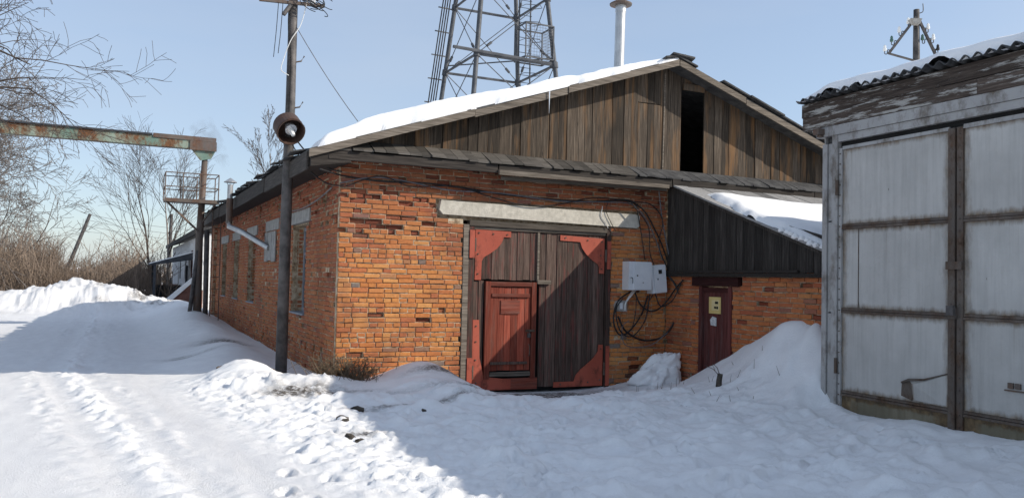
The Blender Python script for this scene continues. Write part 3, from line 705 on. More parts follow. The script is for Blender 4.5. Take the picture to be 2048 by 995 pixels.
# gable of upright planks
def roof_under(x): return RZ - PITCH * abs(x - RX)
gab = part_empty('gable', B, (RX, 12.6, 3.7))
rng = random.Random(21); x = 2.95
while x < 15.15:
    wd = rng.choice((0.145, 0.16, 0.18, 0.21, 0.24)); x2 = x + wd
    if x < 9.43 < x2 or (9.30 < x2 < 9.43): x2 = 9.43
    if 9.42 < x < 9.5: x2 = 9.97
    g = rng.uniform(0.003, 0.010); yy = 12.60 + rng.uniform(-0.010, 0.010)
    zb = 3.70 + rng.uniform(-0.035, 0.03)
    spans = [(zb, None)]
    if 9.42 < x < 9.5: spans = [(5.34, None)]
    if 8.45 < x and x2 < 9.03: spans = [(zb, 4.93), (4.945, None)]
    for (z0, z1) in spans:
        ta = roof_under(x + g) - 0.0 if z1 is None else z1; tb = roof_under(x2) if z1 is None else z1
        if max(ta, tb) < z0 + 0.03: continue
        ta, tb = max(ta, z0 + 0.02), max(tb, z0 + 0.02)
        lean = rng.uniform(-0.006, 0.006)
        P('plank', 'gable', gab, lambda m: m.hexa([(x + g, yy, z0), (x2, yy + lean, z0), (x2, yy + 0.026, z0), (x + g, yy + 0.026, z0), (x + g + lean, yy, ta), (x2 + lean, yy, tb), (x2 + lean, yy + 0.026, tb), (x + g + lean, yy + 0.026, ta)]))
    x = x2
P('lit_plank_edge', 'greyx', gab, lambda m: m.hexa([(9.005, 12.575, 3.72), (9.03, 12.575, 3.72), (9.03, 12.583, 3.72), (9.005, 12.583, 3.72), (9.03, 12.575, 5.55), (9.06, 12.575, 5.55), (9.06, 12.583, 5.55), (9.03, 12.583, 5.55)]))  # paler strip put in as the sunlit edge of a gable plank
P('opening_sill', 'greyx', gab, lambda m: m.box(9.40, 10.02, 12.53, 12.66, 3.66, 3.70))
P('opening_trim', 'gable', gab, lambda m: m.box(9.46, 9.95, 12.56, 12.60, 5.28, 5.40))
# skirt of short sloping boards below the gable
sk = part_empty('skirt', B, (RX, 12.4, 3.6))
x = 2.85
while x < 15.2:
    wd = rng.uniform(0.15, 0.24); g = 0.008
    dz = rng.uniform(-0.012, 0.012); yb = 12.17 + rng.uniform(-0.025, 0.02)
    P('skirt_board', 'skirt' if x < 8.2 else 'slate', sk, lambda m: m.hexa([(x + g, yb, 3.515 + dz), (x + wd, yb, 3.515 + dz), (x + wd, 12.575, 3.715), (x + g, 12.575, 3.715), (x + g, yb, 3.54 + dz), (x + wd, yb, 3.54 + dz), (x + wd, 12.575, 3.74), (x + g, 12.575, 3.74)]))
    x += wd
for (a, b, z) in ((2.74, 5.5, 3.40), (5.52, 8.95, 3.40), (8.97, 12.4, 3.41), (12.42, 15.2, 3.41)):
    P('skirt_beam', 'darkx', sk, lambda m: m.box(a, b, 12.195, 12.25, z - 0.03, z + 0.105, 0.006))
P('loose_plank', 'greyx', sk, lambda m: m.hexa([(5.50, 12.13, 3.33), (8.85, 12.13, 3.335), (8.85, 12.19, 3.335), (5.50, 12.19, 3.34), (5.50, 12.13, 3.41), (8.85, 12.13, 3.40), (8.85, 12.19, 3.40), (5.50, 12.19, 3.42)]))
P('loose_plank', 'greyx', sk, lambda m: m.hexa([(5.6, 12.28, 3.27), (8.9, 12.28, 3.30), (8.9, 12.31, 3.30), (5.6, 12.31, 3.27), (5.6, 12.28, 3.33), (8.9, 12.28, 3.36), (8.9, 12.31, 3.36), (5.6, 12.31, 3.33)]))
P('wall_plate', 'darkx', sk, lambda m: m.box(2.95, 15.0, 12.33, 12.68, 3.455, 3.50))
# rake boards
for (a, b, dz, dy) in ((2.44, 5.05, 0.0, 0), (5.06, 6.75, -0.02, 0.012), (6.76, 9.04, 0.0, -0.004), (9.06, 10.6, 0.0, 0.0), (10.62, 13.2, -0.015, 0.01), (13.22, 15.66, 0, 0)):
    za, zb_ = roof_under(a) + dz, roof_under(b) + dz; y0 = RAKE - 0.035 + dy
    P('rake_board', 'greyx', B, lambda m: m.hexa([(a, y0, za - 0.07), (b, y0, zb_ - 0.07), (b, y0 + 0.03, zb_ - 0.07), (a, y0 + 0.03, za - 0.07), (a, y0, za + 0.045), (b, y0, zb_ + 0.045), (b, y0 + 0.03, zb_ + 0.045), (a, y0 + 0.03, za + 0.045)]))
# roof slopes
for (a, b) in ((EXL, RX), (RX, EXR)):
    P('roof', 'slate', B, lambda m: m.prism([(a, RAKE, roof_under(a)), (b, RAKE, roof_under(b)), (b, RAKE, roof_under(b) + 0.06), (a, RAKE, roof_under(a) + 0.06)], (0, BACK - RAKE + 0.3, 0)))
P('rear_gable', 'gable', B, lambda m: m.prism([(2.9, BACK - 0.05, 3.42), (15.1, BACK - 0.05, 3.42), (RX, BACK - 0.05, RZ - 0.02)], (0, 0.03, 0)))
P('soffit', 'darkx', B, lambda m: m.prism([(EXL + 0.02, RAKE + 0.02, EZ - 0.20), (WX + 0.06, RAKE + 0.02, EZ - 0.10), (WX + 0.06, RAKE + 0.02, EZ + 0.14), (EXL + 0.02, RAKE + 0.02, EZ - 0.004)], (0, BACK - RAKE - 0.1, 0)))
roofL = [c for c in B.children if c.name.startswith('roof')][0]
roofR = [c for c in B.children if c.name.startswith('roof')][1]
# dark ragged roofing sheets and fascia along the long eave
y = 12.3; k = 0
while y < 28.5:
    ln = rng.uniform(2.6, 4.4); x0 = EXL - 0.03 + rng.uniform(-0.015, 0.015); dz = rng.uniform(-0.03, 0.02)
    P('eave_fascia', 'greyy', roofL, lambda m: m.hexa([(x0, y, EZ - 0.24 + dz), (x0 + 0.03, y, EZ - 0.24 + dz), (x0 + 0.03, y + ln, EZ - 0.25 - dz), (x0, y + ln, EZ - 0.25 - dz), (x0, y, EZ + 0.03 + dz), (x0 + 0.03, y, EZ + 0.03 + dz), (x0 + 0.03, y + ln, EZ + 0.02 - dz), (x0, y + ln, EZ + 0.02 - dz)]))
    y += ln + 0.01
y = 13.0
while y < 30.6:
    ln = rng.uniform(0.2, 0.7); xa = EXL - rng.uniform(0.0, 0.17); up = rng.uniform(-0.02, 0.12)
    xb = xa + rng.uniform(0.5, 0.8)
    def sheet(m):
        za = EZ + PITCH * (xa - EXL) + 0.062 + up; zb_ = EZ + PITCH * (xb - EXL) + 0.066; t = 0.022
        j = lambda: rng.uniform(-0.03, 0.03)
        p = [(xa + j(), y, za + j() * 0.6), (xb, y, zb_), (xb, y + ln, zb_ + 0.002), (xa + j(), y + ln, za + j() * 0.6)]
        m.hexa(p + [(a, b, c + t) for a, b, c in p])
    P('roofing_sheet', 'slate', roofL, sheet)
    y += ln * rng.uniform(0.75, 1.0)
# rotten roofing pieces at the ridge end and on the right-hand slope
for (xa, xb, ya, yb, lift) in ((8.72, 9.16, 12.1, 12.5, 0.07), (8.86, 9.36, 12.08, 12.42, 0.105), (9.02, 9.46, 12.12, 12.7, 0.02), (10.05, 10.75, 12.12, 12.6, 0.03), (10.7, 11.55, 12.10, 12.7, 0.035), (11.5, 12.3, 12.13, 12.7, 0.02), (12.25, 13.1, 12.12, 12.7, 0.03)):
    P('roofing_sheet', 'slate', roofR, lambda m: m.hexa([(xa, ya, roof_under(xa) + 0.065 + lift), (xb, ya + 0.02, roof_under(xb) + 0.065 + lift * 1.2), (xb, yb, roof_under(xb) + 0.066), (xa, yb, roof_under(xa) + 0.066),
                                                  (xa, ya, roof_under(xa) + 0.095 + lift), (xb, ya + 0.02, roof_under(xb) + 0.095 + lift * 1.2), (xb, yb, roof_under(xb) + 0.10), (xa, yb, roof_under(xa) + 0.10)]))

def blanket(name, parent, a0, a1, b0, b1, na, nb, surf, thick, mat='roofsnow', bend=1.0, label=None):
    """snow lying on a sloping surface: surf(a,b) -> z, thick(A,B) -> depth (0 outside)"""
    aa = np.linspace(a0, a1, na); bb = b0 + (b1 - b0) * np.linspace(0, 1, nb) ** bend
    A, Bm = np.meshgrid(aa, bb); T = thick(A, Bm); Z = surf(A, Bm)
    mb = MB(); keep = T > 0.004
    for i in range(nb):
        for j in range(na): mb.v.append((A[i, j], Bm[i, j], Z[i, j] + T[i, j] - (0.02 if not keep[i, j] else 0)))
    for i in range(nb - 1):
        for j in range(na - 1):
            if keep[i, j] or keep[i + 1, j] or keep[i, j + 1] or keep[i + 1, j + 1]:
                mb.f.append((i * na + j, i * na + j + 1, (i + 1) * na + j + 1, (i + 1) * na + j))
    o = link_mesh(name, mb, mat, parent, smooth=True)
    if label: o['label'] = label
    return o
def th_left(A, Y):
    # depth along the rake, thinner towards the ridge, with a bulge where it has slid to the eave
    base = 0.14 + 0.10 * np.exp(-((A - 3.9) / 1.3) ** 2) + 0.11 * fbm(A * 0.8, Y * 0.5, 81, 3) + 0.03 * np.exp(-((A - 6.6) / 0.8) ** 2)
    base *= sstep(9.05, 8.2, A) * 0.72 + 0.28
    eave = EXL + 0.04 + 0.16 * (fbm(Y * 0.9, Y * 0 + 3, 82, 3) + 0.5) + 0.35 * sstep(12.9, 15.0, Y)
    rk = RAKE - 0.03 + 0.10 * np.clip(fbm(A * 1.6, A * 0 + 7, 83, 4) + 0.2, 0, 1)
    e1 = np.clip((A - eave) / 0.32, 0, 1); e2 = np.clip((Y - rk) / 0.09, 0, 1)
    return base * np.sqrt(1 - (1 - e1) ** 2) * np.sqrt(1 - (1 - e2) ** 2) + (0.02 * fbm(A * 6, Y * 6, 84, 3) + 0.05 * np.clip(fbm(A * 2.2, Y * 1.6, 85, 3) - 0.05, 0, 1)) * e2 * e1
blanket('roof_snow', roofL, EXL - 0.02, RX - 0.02, RAKE - 0.04, BACK + 0.2, 170, 150, lambda A, Y: EZ + PITCH * (A - EXL) + 0.06, th_left, bend=3.0)
def th_right(A, Y):
    base = 0.05 + 0.09 * fbm(A * 1.2, Y * 0.6, 86, 3)
    e1 = np.clip((EXR - 0.1 - A) / 0.2, 0, 1); e2 = np.clip((Y - RAKE - 0.12) / 0.12, 0, 1)
    return np.clip(base, 0, 1) * e1 * e2
blanket('roof_snow', roofR, RX + 0.02, EXR, RAKE - 0.02, BACK + 0.2, 70, 90, lambda A, Y: RZ - PITCH * (A - RX) + 0.06, th_right, bend=3.0)
ch = part_empty('chimney', roofL, (8.61, 13.5, 5.4))
P('chimney_pipe', 'steel', ch if False else roofL, lambda m: m.tube([(8.605, 13.5, 5.45), (8.63, 13.5, 7.02)], 0.098, 20), smooth=False)
P('chimney_collar', 'steel', roofL, lambda m: m.tube([(8.628, 13.5, 6.88), (8.63, 13.5, 7.0)], 0.105, 20))
P('chimney_cap', 'rust', roofL, lambda m: m.lathe((8.63, 13.5, 7.02), (0, 0, 1), [(0, 0.10), (0.005, 0.215), (0.03, 0.22), (0.13, 0.04), (0.14, 0.005)], 18))
bpy.data.objects.remove(ch)
P('icicle', 'ice', roofL, lambda m: m.tube([(6.38, 12.13, 4.79), (6.38, 12.13, 4.6), (6.38, 12.13, 4.42)], [0.012, 0.007, 0.001], 6))

# ------------------------------------------------------------------ gate
YG = 12.62                                       # face of the gate boards
gate = part_empty('gate', B, (6.5, YG, -0.22)); gate['label'] = 'double plank gate with red corner plates and a wicket door'
GB, GT = -0.20, 2.46
P('gate_post', 'greyx', gate, lambda m: m.box(5.075, 5.17, 12.56, 12.70, -0.25, 2.53))
P('gate_post', 'gatez', gate, lambda m: m.box(5.175, 5.275, 12.57, 12.70, -0.25, 2.50))
P('gate_post', 'gatez', gate, lambda m: m.box(7.83, 7.915, 12.56, 12.70, -0.25, 2.58))
P('gate_head', 'greyx', gate, lambda m: m.box(5.18, 7.825, 12.555, 12.70, 2.505, 2.595, 0.004))
P('gate_head_strip', 'greyx', gate, lambda m: m.box(5.24, 7.82, 12.59, 12.70, 2.46, 2.50))
P('dark_backing', 'dark', gate, lambda m: m.box(5.28, 7.83, 12.70, 12.72, -0.25, 2.5))
def plank_row(x0, x1, z0, z1, mat, w0=0.095, w1=0.125, y=YG, name='gate_plank', top=0.015):
    xs = [x0]
    while xs[-1] < x1 - 0.06: xs.append(min(xs[-1] + rng.uniform(w0, w1), x1))
    xs[-1] = x1
    for a, b in zip(xs[:-1], xs[1:]):
        yy = y + rng.uniform(-0.006, 0.006); za = z0 + rng.uniform(0, 0.02); zb = z1 - rng.uniform(0, top)
        P(name, mat, gate, lambda m: m.box(a + 0.003, b - 0.003, yy, yy + 0.035, za, zb))
plank_row(5.285, 6.47, 1.62, GT, 'gatez'); plank_row(5.285, 5.475, GB, 1.615, 'gatez'); plank_row(6.455, 6.49, GB, 1.6, 'gatez', 0.04, 0.05)
plank_row(6.52, 7.82, GB, GT, 'gatez')
P('meeting_strip', 'greyx', gate, lambda m: m.box(6.455, 6.495, YG - 0.035, YG - 0.008, 1.62, 2.45))
P('latch_block', 'greyx', gate, lambda m: m.box(6.46, 6.72, YG - 0.05, YG - 0.01, 1.575, 1.64))
P('bottom_rail', 'redx', gate, lambda m: m.box(5.30, 6.50, YG - 0.02, YG + 0.03, GB - 0.01, -0.02))
# wicket door
WA, WB, WZA, WZB = 5.50, 6.445, -0.02, 1.60
P('wicket_frame', 'redz', gate, lambda m: m.box(WA, WA + 0.09, YG - 0.045, YG + 0.02, WZA, WZB)); P('wicket_frame', 'redz', gate, lambda m: m.box(WB - 0.085, WB, YG - 0.045, YG + 0.02, WZA, WZB))
P('wicket_frame', 'redx', gate, lambda m: m.box(WA + 0.0915, WB - 0.0865, YG - 0.043, YG + 0.02, WZB - 0.075, WZB - 0.002))
plank_row(WA + 0.10, WB - 0.095, 0.10, WZB - 0.09, 'redz', 0.12, 0.15, YG - 0.012, 'wicket_plank', 0.004)
P('wicket_bar', 'redx', gate, lambda m: m.box(WA + 0.12, WB - 0.12, YG - 0.042, YG - 0.021, 1.345, 1.40)); P('wicket_bar', 'gatez', gate, lambda m: m.box(WA + 0.11, WB - 0.15, YG - 0.042, YG - 0.021, 0.215, 0.26))
P('wicket_bar', 'greyx', gate, lambda m: m.box(WA + 0.10, WB - 0.095, YG - 0.045, YG - 0.021, 0.02, 0.09))
P('wicket_patch', 'redx', gate, lambda m: m.box(WA + 0.29, WA + 0.64, YG - 0.028, YG - 0.021, 1.06, 1.29))
P('padlock', 'pole', gate, lambda m: (m.box(WB - 0.155, WB - 0.105, YG - 0.06, YG - 0.025, 0.66, 0.73), m.tube([(WB - 0.145, YG - 0.045, 0.73), (WB - 0.145, YG - 0.045, 0.77), (WB - 0.115, YG - 0.045, 0.77), (WB - 0.115, YG - 0.045, 0.73)], 0.006, 6)))
P('handle', 'darkframe', gate, lambda m: (m.box(WB - 0.2, WB - 0.02, YG - 0.058, YG - 0.046, 0.76, 0.80), m.tube([(WB - 0.14, YG - 0.055, 0.55), (WB - 0.14, YG - 0.10, 0.52), (WB - 0.14, YG - 0.10, 0.38), (WB - 0.14, YG - 0.055, 0.35)], 0.008, 6)))
# red corner plates
def curve(c, r0, r1, a0, a1, n=9): return [(c[0] + r0 * math.cos(a0 + (a1 - a0) * k / n), c[1] + r1 * math.sin(a0 + (a1 - a0) * k / n)) for k in range(n + 1)]
def plate(pts, dy=0.024, bolts=()):
    o = P('corner_plate', 'plate', gate, lambda m: m.prism([(a, YG - dy, b) for a, b in pts], (0, 0.012, 0)))
    for (a, b) in bolts: P('bolt', 'darkframe', gate, lambda m: m.tube([(a, YG - dy - 0.012, b), (a, YG - dy + 0.002, b)], 0.014, 8))
h_ = math.pi / 2
plate([(5.30, 2.455), (5.95, 2.445), (5.95, 2.345), (5.82, 2.345), (5.78, 2.25), (5.70, 2.155), (5.58, 2.07), (5.46, 2.0), (5.42, 1.93), (5.415, 1.62), (5.30, 1.62)], bolts=((5.35, 1.72), (5.36, 2.4), (5.62, 2.39), (5.88, 2.39), (5.35, 2.05)))
plate([(7.80, 2.40), (6.90, 2.43), (6.90, 2.335), (7.30, 2.325), (7.34, 2.22), (7.42, 2.12), (7.54, 2.02), (7.66, 1.95), (7.695, 1.90), (7.695, 1.78), (7.80, 1.78)], bolts=((7.74, 1.86), (7.74, 2.34), (7.45, 2.36), (7.0, 2.385), (7.72, 2.1)))
plate([(7.80, GB), (6.82, GB), (6.82, GB + 0.09), (7.22, GB + 0.09), (7.26, 0.0), (7.36, 0.10), (7.50, 0.20), (7.62, 0.30), (7.70, 0.40), (7.71, 0.52), (7.80, 0.52)], bolts=((7.75, 0.45), (7.74, -0.1), (7.5, -0.13), (6.95, -0.15)))
plate([(5.285, GB), (6.0, GB), (6.0, GB + 0.16), (5.50, GB + 0.22), (5.42, 0.34), (5.40, 0.96), (5.29, 0.96)], bolts=((5.345, 0.86), (5.345, 0.3), (5.36, -0.08), (5.345, 0.6)))
for (xa, xb, za, zb) in ((5.18, 5.27, 1.98, 2.44), (7.835, 7.91, 1.86, 2.36), (5.18, 5.27, -0.22, 0.34), (7.835, 7.91, -0.2, 0.5)):
    P('hinge_plate', 'plate', gate, lambda m: m.box(xa, xb, 12.545, 12.558, za, zb))
for (xx, zz) in ((5.285, 2.2), (7.815, 2.1), (5.285, 0.1), (7.815, 0.1)):
    P('hinge_knuckle', 'darkframe', gate, lambda m: m.tube([(xx, YG - 0.05, zz - 0.11), (xx, YG - 0.05, zz + 0.11)], 0.02, 8))

# ------------------------------------------------------------------ annex
A_ = thing('brick_annex', 'brick lean-to annex with dark plank gable beside the gate', 'annex', (AX, 10.5, 0))
DY0, DY1, DZ = 10.74, 11.58, 1.60
awall = P('wall', 'mortar', A_, lambda m: (m.box(AX + D, AX + 0.3, 6.9, DY0, -0.3, 1.86), m.box(AX + D, AX + 0.3, DY1, WY - 0.005, -0.3, 1.86), m.box(AX + D, AX + 0.3, DY0, DY1, DZ, 1.86)))
ab = BrickSet()
ab.wall((AX, WY - 0.01, 0), (0, -1, 0), (-1, 0, 0), WY - 7.2, -0.23, 1.80, [(WY - 0.01 - DY1, WY - 0.01 - DY0, -1, DZ), (WY - 0.01 - 11.78, WY - 0.01 - 10.5, DZ, 1.78)], lambda a, z: 0.03, seed=31, headers=0.2)
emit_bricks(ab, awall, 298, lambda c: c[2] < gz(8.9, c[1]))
P('upper_wall', 'darkz', A_, lambda m: m.prism([(AX + 0.03, 12.50, 1.85), (AX + 0.03, 7.0, 1.85), (AX + 0.03, 7.0, 1.87), (AX + 0.03, 12.50, 3.36)], (0.05, 0, 0)))
ztop = lambda y: 3.45 - 0.355 * (12.49 - y)
y = 12.49
while y > 7.6:
    w = rng.uniform(0.12, 0.17); y2 = y - w; xx = AX - 0.045 + rng.uniform(-0.008, 0.008); zb = 1.83 + rng.uniform(-0.012, 0.01)
    ta, tb = ztop(y), ztop(y2)
    if tb > zb + 0.05:
        P('plank', 'darkz', A_, lambda m: m.hexa([(xx, y2 + 0.006, zb), (xx + 0.025, y2 + 0.006, zb), (xx + 0.025, y, zb), (xx, y, zb), (xx, y2 + 0.006, tb), (xx + 0.025, y2 + 0.006, tb), (xx + 0.025, y, ta), (xx, y, ta)]))
    y = y2
P('base_board', 'darkx', A_, lambda m: m.box(AX - 0.075, AX - 0.005, 8.4, 12.49, 1.765, 1.825, 0.004))
P('base_board', 'darkx', A_, lambda m: m.box(AX - 0.09, AX - 0.056, 9.2, 12.45, 1.83, 1.87))
P('verge_board', 'darkz', A_, lambda m: m.hexa([(AX - 0.09, 7.6, ztop(7.6) - 0.03), (AX - 0.06, 7.6, ztop(7.6) - 0.03), (AX - 0.06, 12.1, ztop(12.1) - 0.03), (AX - 0.09, 12.1, ztop(12.1) - 0.03), (AX - 0.09, 7.6, ztop(7.6) + 0.05), (AX - 0.06, 7.6, ztop(7.6) + 0.05), (AX - 0.06, 12.1, ztop(12.1) + 0.05), (AX - 0.09, 12.1, ztop(12.1) + 0.05)]))
rfa = part_empty('roof', A_, (AX, 10.5, 2.8))
zr = lambda y: ztop(y) + 0.03
x = AX - 0.16
while x < 14.4:
    w = rng.uniform(0.22, 0.34); dz = rng.uniform(0, 0.012); yb = 7.2 + rng.uniform(-0.1, 0.1)
    P('roof_board', 'greyroof', rfa, lambda m: m.hexa([(x, yb, zr(yb) + dz), (x + w - 0.012, yb, zr(yb) + dz), (x + w - 0.012, 12.16, zr(12.16) + dz), (x, 12.16, zr(12.16) + dz), (x, yb, zr(yb) + 0.03 + dz), (x + w - 0.012, yb, zr(yb) + 0.03 + dz), (x + w - 0.012, 12.16, zr(12.16) + 0.03 + dz), (x, 12.16, zr(12.16) + 0.03 + dz)]))
    x += w
def th_annex(A, Y):
    base = 0.10 + 0.05 * fbm(A * 1.0, Y * 1.0, 91, 3)
    lo = AX - 0.10 + 0.25 * sstep(10.2, 11.8, Y) + 0.16 * fbm(Y * 2.2, Y * 0 + 2, 92, 3)
    hi = 11.55 + 0.25 * fbm(A * 1.1, A * 0 + 5, 93, 3) - 0.0 * A
    lowe = 7.7 + 0.55 * sstep(9.0, 10.2, A) + 0.2 * fbm(A * 2, A * 0 + 8, 94, 2)
    e = np.clip((A - lo) / 0.12, 0, 1) * np.clip((hi - Y) / 0.35, 0, 1) * np.clip((Y - lowe) / 0.1, 0, 1)
    return base * np.sqrt(np.clip(e, 0, 1))
blanket('roof_snow', rfa, AX - 0.14, 14.2, 7.3, 12.1, 80, 90, lambda A, Y: 3.45 - 0.355 * (12.49 - Y) + 0.068, th_annex)
mb = MB()
for k in range(16):
    yy = 9.5 - k * 0.10; mb.lathe((AX - 0.12 + 0.02 * math.sin(k * 1.7), yy, zr(yy) + 0.03), (0, 0, 1), [(-0.02, 0.02), (0.0, 0.05 + 0.02 * math.sin(k * 2.3)), (0.03, 0.055), (0.06, 0.03), (0.07, 0.002)], 8)
link_mesh('snow_crust', mb, 'roofsnow', rfa, smooth=True)['kind'] = 'stuff'
# annex door
ad = part_empty('door', A_, (AX, (DY0 + DY1) / 2, -0.2)); ad['label'] = 'narrow dark red plank door with paper notices'
P('frame', 'doorz', ad, lambda m: m.box(AX - 0.02, AX + 0.12, DY1 - 0.09, DY1 - 0.005, -0.25, DZ - 0.002)); P('frame', 'doorz', ad, lambda m: m.box(AX - 0.02, AX + 0.12, DY0 + 0.005, DY0 + 0.075, -0.25, DZ - 0.002))
P('door_head', 'doory', ad, lambda m: m.box(AX - 0.045, AX + 0.1, 10.55, 11.74, DZ + 0.005, 1.755))
ys = [DY0 + 0.08, DY0 + 0.25, DY0 + 0.42, DY0 + 0.59, DY1 - 0.095]
for a, b in zip(ys[:-1], ys[1:]):
    xx = AX + 0.03 + rng.uniform(-0.005, 0.005); P('plank', 'doorz', ad, lambda m: m.box(xx, xx + 0.03, a + 0.003, b - 0.003, -0.24, DZ - 0.03))
P('top_rail', 'doory', ad, lambda m: m.box(AX + 0.005, AX + 0.022, DY0 + 0.08, DY1 - 0.095, DZ - 0.10, DZ - 0.02))
P('notice_panel', 'paper_yellow', ad, lambda m: m.box(AX + 0.0045, AX + 0.0058, 11.07, 11.26, 1.19, 1.37)); P('notice', 'yellow', ad, lambda m: m.box(AX + 0.006, AX + 0.016, 11.03, 11.33, 1.14, 1.42))
P('notice_print', 'dark', ad, lambda m: [m.box(AX + 0.001, AX + 0.004, a, b, c, d) for a, b, c, d in ((11.09, 11.17, 1.305, 1.345), (11.09, 11.13, 1.22, 1.262), (11.14, 11.19, 1.225, 1.26))])
P('paper_notice', 'paper', ad, lambda m: m.prism([(AX + 0.008, 11.14, 0.93), (AX + 0.008, 11.28, 0.94), (AX + 0.008, 11.30, 1.03), (AX + 0.008, 11.24, 1.09), (AX + 0.008, 11.14, 1.07)], (0.008, 0, 0)))

# ------------------------------------------------------------------ metal garage on the right
Gm = thing('metal_garage', 'grey sheet-steel garage with rust-streaked double doors and corrugated roof', 'garage', (8.62, 8.30, 0))
def sbox(m, s0, s1, z0, z1, o0, o1, j=0.0):
    p = [shed(s0, z0, o0), shed(s1, z0, o0), shed(s1, z0, o1), shed(s0, z0, o1), shed(s0, z1, o0), shed(s1, z1, o0), shed(s1, z1, o1), shed(s0, z1, o1)]
    if j: p = [q + V(rng.uniform(-j, j), rng.uniform(-j, j), rng.uniform(-j, j)) for q in p]
    m.hexa(p)
SL = 12.5
P('body', 'slate', Gm, lambda m: sbox(m, 0.02, SL, -0.3, 4.12, -6.0, -0.05))
P('end_wall', 'frame', Gm, lambda m: sbox(m, 0.0, 0.018, -0.3, 3.80, -5.9, 0.0))
P('front_wall', 'frame', Gm, lambda m: sbox(m, 3.95, SL, -0.3, 3.78, -0.048, 0.0))
P('corner_post', 'frame', Gm, lambda m: sbox(m, -0.004, 0.075, -0.2, 3.56, -0.03, 0.03))
for (z0, z1) in ((-0.2, 1.28), (1.30, 2.50), (2.52, 3.56)):
    P('side_strip', 'frame', Gm, lambda m: sbox(m, 0.085, 0.165, z0, z1, -0.045, 0.006))
P('door_post', 'frame', Gm, lambda m: sbox(m, 0.168, 0.262, -0.2, 3.79, -0.04, 0.032)); P('door_post', 'frame', Gm, lambda m: sbox(m, 3.80, 3.94, -0.2, 3.56, -0.04, 0.032))
ZR = ((-0.2, 0.215), (0.285, 1.295), (1.365, 2.395), (2.465, 3.455))
for li, (s0, s1) in enumerate(((0.275, 2.00), (2.022, 3.79))):
    leaf = part_empty('door_leaf', Gm, tuple(shed((s0 + s1) / 2, 0)))
    st0, st1 = (0.045, 0.085) if li == 0 else (0.075, 0.05)
    P('stile', 'frame' if li == 0 else 'darkframe', leaf, lambda m: sbox(m, s0, s0 + st0, -0.2, 3.475, -0.02, 0.014)); P('stile', 'darkframe', leaf, lambda m: sbox(m, s1 - st1, s1, -0.22, 3.475, -0.02, 0.022))
    for k, (z0, z1) in enumerate(ZR):
        P('kick_sheet' if k == 0 else 'sheet', 'kick' if k == 0 else 'sheet', leaf, lambda m: sbox(m, s0 + st0 + 0.003, s1 - st1 - 0.003, z0, z1, -0.03, -0.012 + rng.uniform(-0.004, 0.002)))
    for z in (0.25, 1.33, 2.43):
        P('rail', 'darkframe', leaf, lambda m: (sbox(m, s0 + st0 + 0.002, s1 - st1 - 0.002, z - 0.033, z - 0.004, -0.03, 0.010), sbox(m, s0 + st0 + 0.002, s1 - st1 - 0.002, z + 0.002, z + 0.033, -0.03, 0.004)))
    P('rail', 'frame', leaf, lambda m: sbox(m, s0 + st0 + 0.002, s1 - st1 - 0.002, 3.456, 3.50, -0.03, 0.010, 0.004))
    mb = MB()
    for q in range(26):
        z = -0.05 + q * 0.138
        for ss in (s0 + st0 / 2, s1 - st1 / 2):
            c = shed(ss, z, 0.012); mb.tube([c, c + SN * 0.016], 0.008, 6)
    link_mesh('rivets', mb, 'darkframe', leaf)['kind'] = 'stuff'
    if li == 0:
        P('torn_patch', 'sheet', leaf, lambda m: m.prism([shed(1.44, 0.31, -0.004), shed(1.90, 0.29, -0.004), shed(1.90, 0.66, -0.002), shed(1.62, 0.55, 0.012), shed(1.44, 0.50, 0.03)], SN * 0.006))
        P('hole', 'darkframe', leaf, lambda m: m.prism([shed(1.26, 0.34, -0.008), shed(1.42, 0.30, -0.008), shed(1.46, 0.44, -0.008), shed(1.38, 0.53, -0.008), shed(1.27, 0.50, -0.008)], SN * 0.004))
        P('curled_edge', 'darkframe', leaf, lambda m: m.tube([shed(1.27, 0.50, 0.0), shed(1.40, 0.545, 0.03), shed(1.60, 0.57, 0.02), shed(1.90, 0.67, 0.005)], [0.012, 0.018, 0.012, 0.006], 6))
        for z in (2.95, 0.6): P('hinge', 'darkframe', leaf, lambda m: m.tube([shed(0.268, z - 0.10, 0.045), shed(0.268, z + 0.10, 0.045)], 0.022, 8))
        P('seam', 'darkframe', leaf, lambda m: sbox(m, 0.585, 0.592, 1.37, 2.39, -0.014, -0.006))
    else:
        P('hasp', 'darkframe', leaf, lambda m: sbox(m, 1.90, 2.10, 1.86, 1.95, 0.022, 0.045)); P('lock_plate', 'darkframe', leaf, lambda m: sbox(m, 1.94, 2.03, 1.30, 1.42, 0.022, 0.06))
        P('padlock', 'pole', leaf, lambda m: sbox(m, 1.95, 2.04, 1.34, 1.45, 0.06, 0.10))
        P('wire_eyes', 'rust', leaf, lambda m: (sbox(m, 2.62, 2.68, 0.60, 0.66, -0.01, 0.01), sbox(m, 2.70, 2.76, 0.60, 0.66, -0.01, 0.01), sbox(m, 2.58, 2.80, 0.57, 0.585, -0.01, 0.006)))
P('dark_gap', 'dark', Gm, lambda m: sbox(m, 0.27, 3.79, 3.50, 3.56, -0.049, -0.03))
for (z0, z1, o) in ((3.562, 3.655, 0.03), (3.66, 3.79, 0.045)):
    for (a, b) in ((-0.10, 3.9), (3.905, 8.0), (8.005, SL)):
        a2 = a if z0 > 3.6 or a > 0 else 0.27
        P('header_strip', 'frame', Gm, lambda m: sbox(m, a2, b, z0, z1, -0.046, o + rng.uniform(0, 0.006)))
for (z0, z1, o, cuts) in ((3.795, 3.975, 0.055, (-0.36, 2.3, 6.1, SL)), (3.98, 4.165, 0.062, (-0.37, 3.2, 7.0, SL))):
    for a, b in zip(cuts[:-1], cuts[1:]):
        P('fascia_board', 'fascia', Gm, lambda m: sbox(m, a + 0.003, b - 0.003, z0, z1, -0.02, o, 0.004))
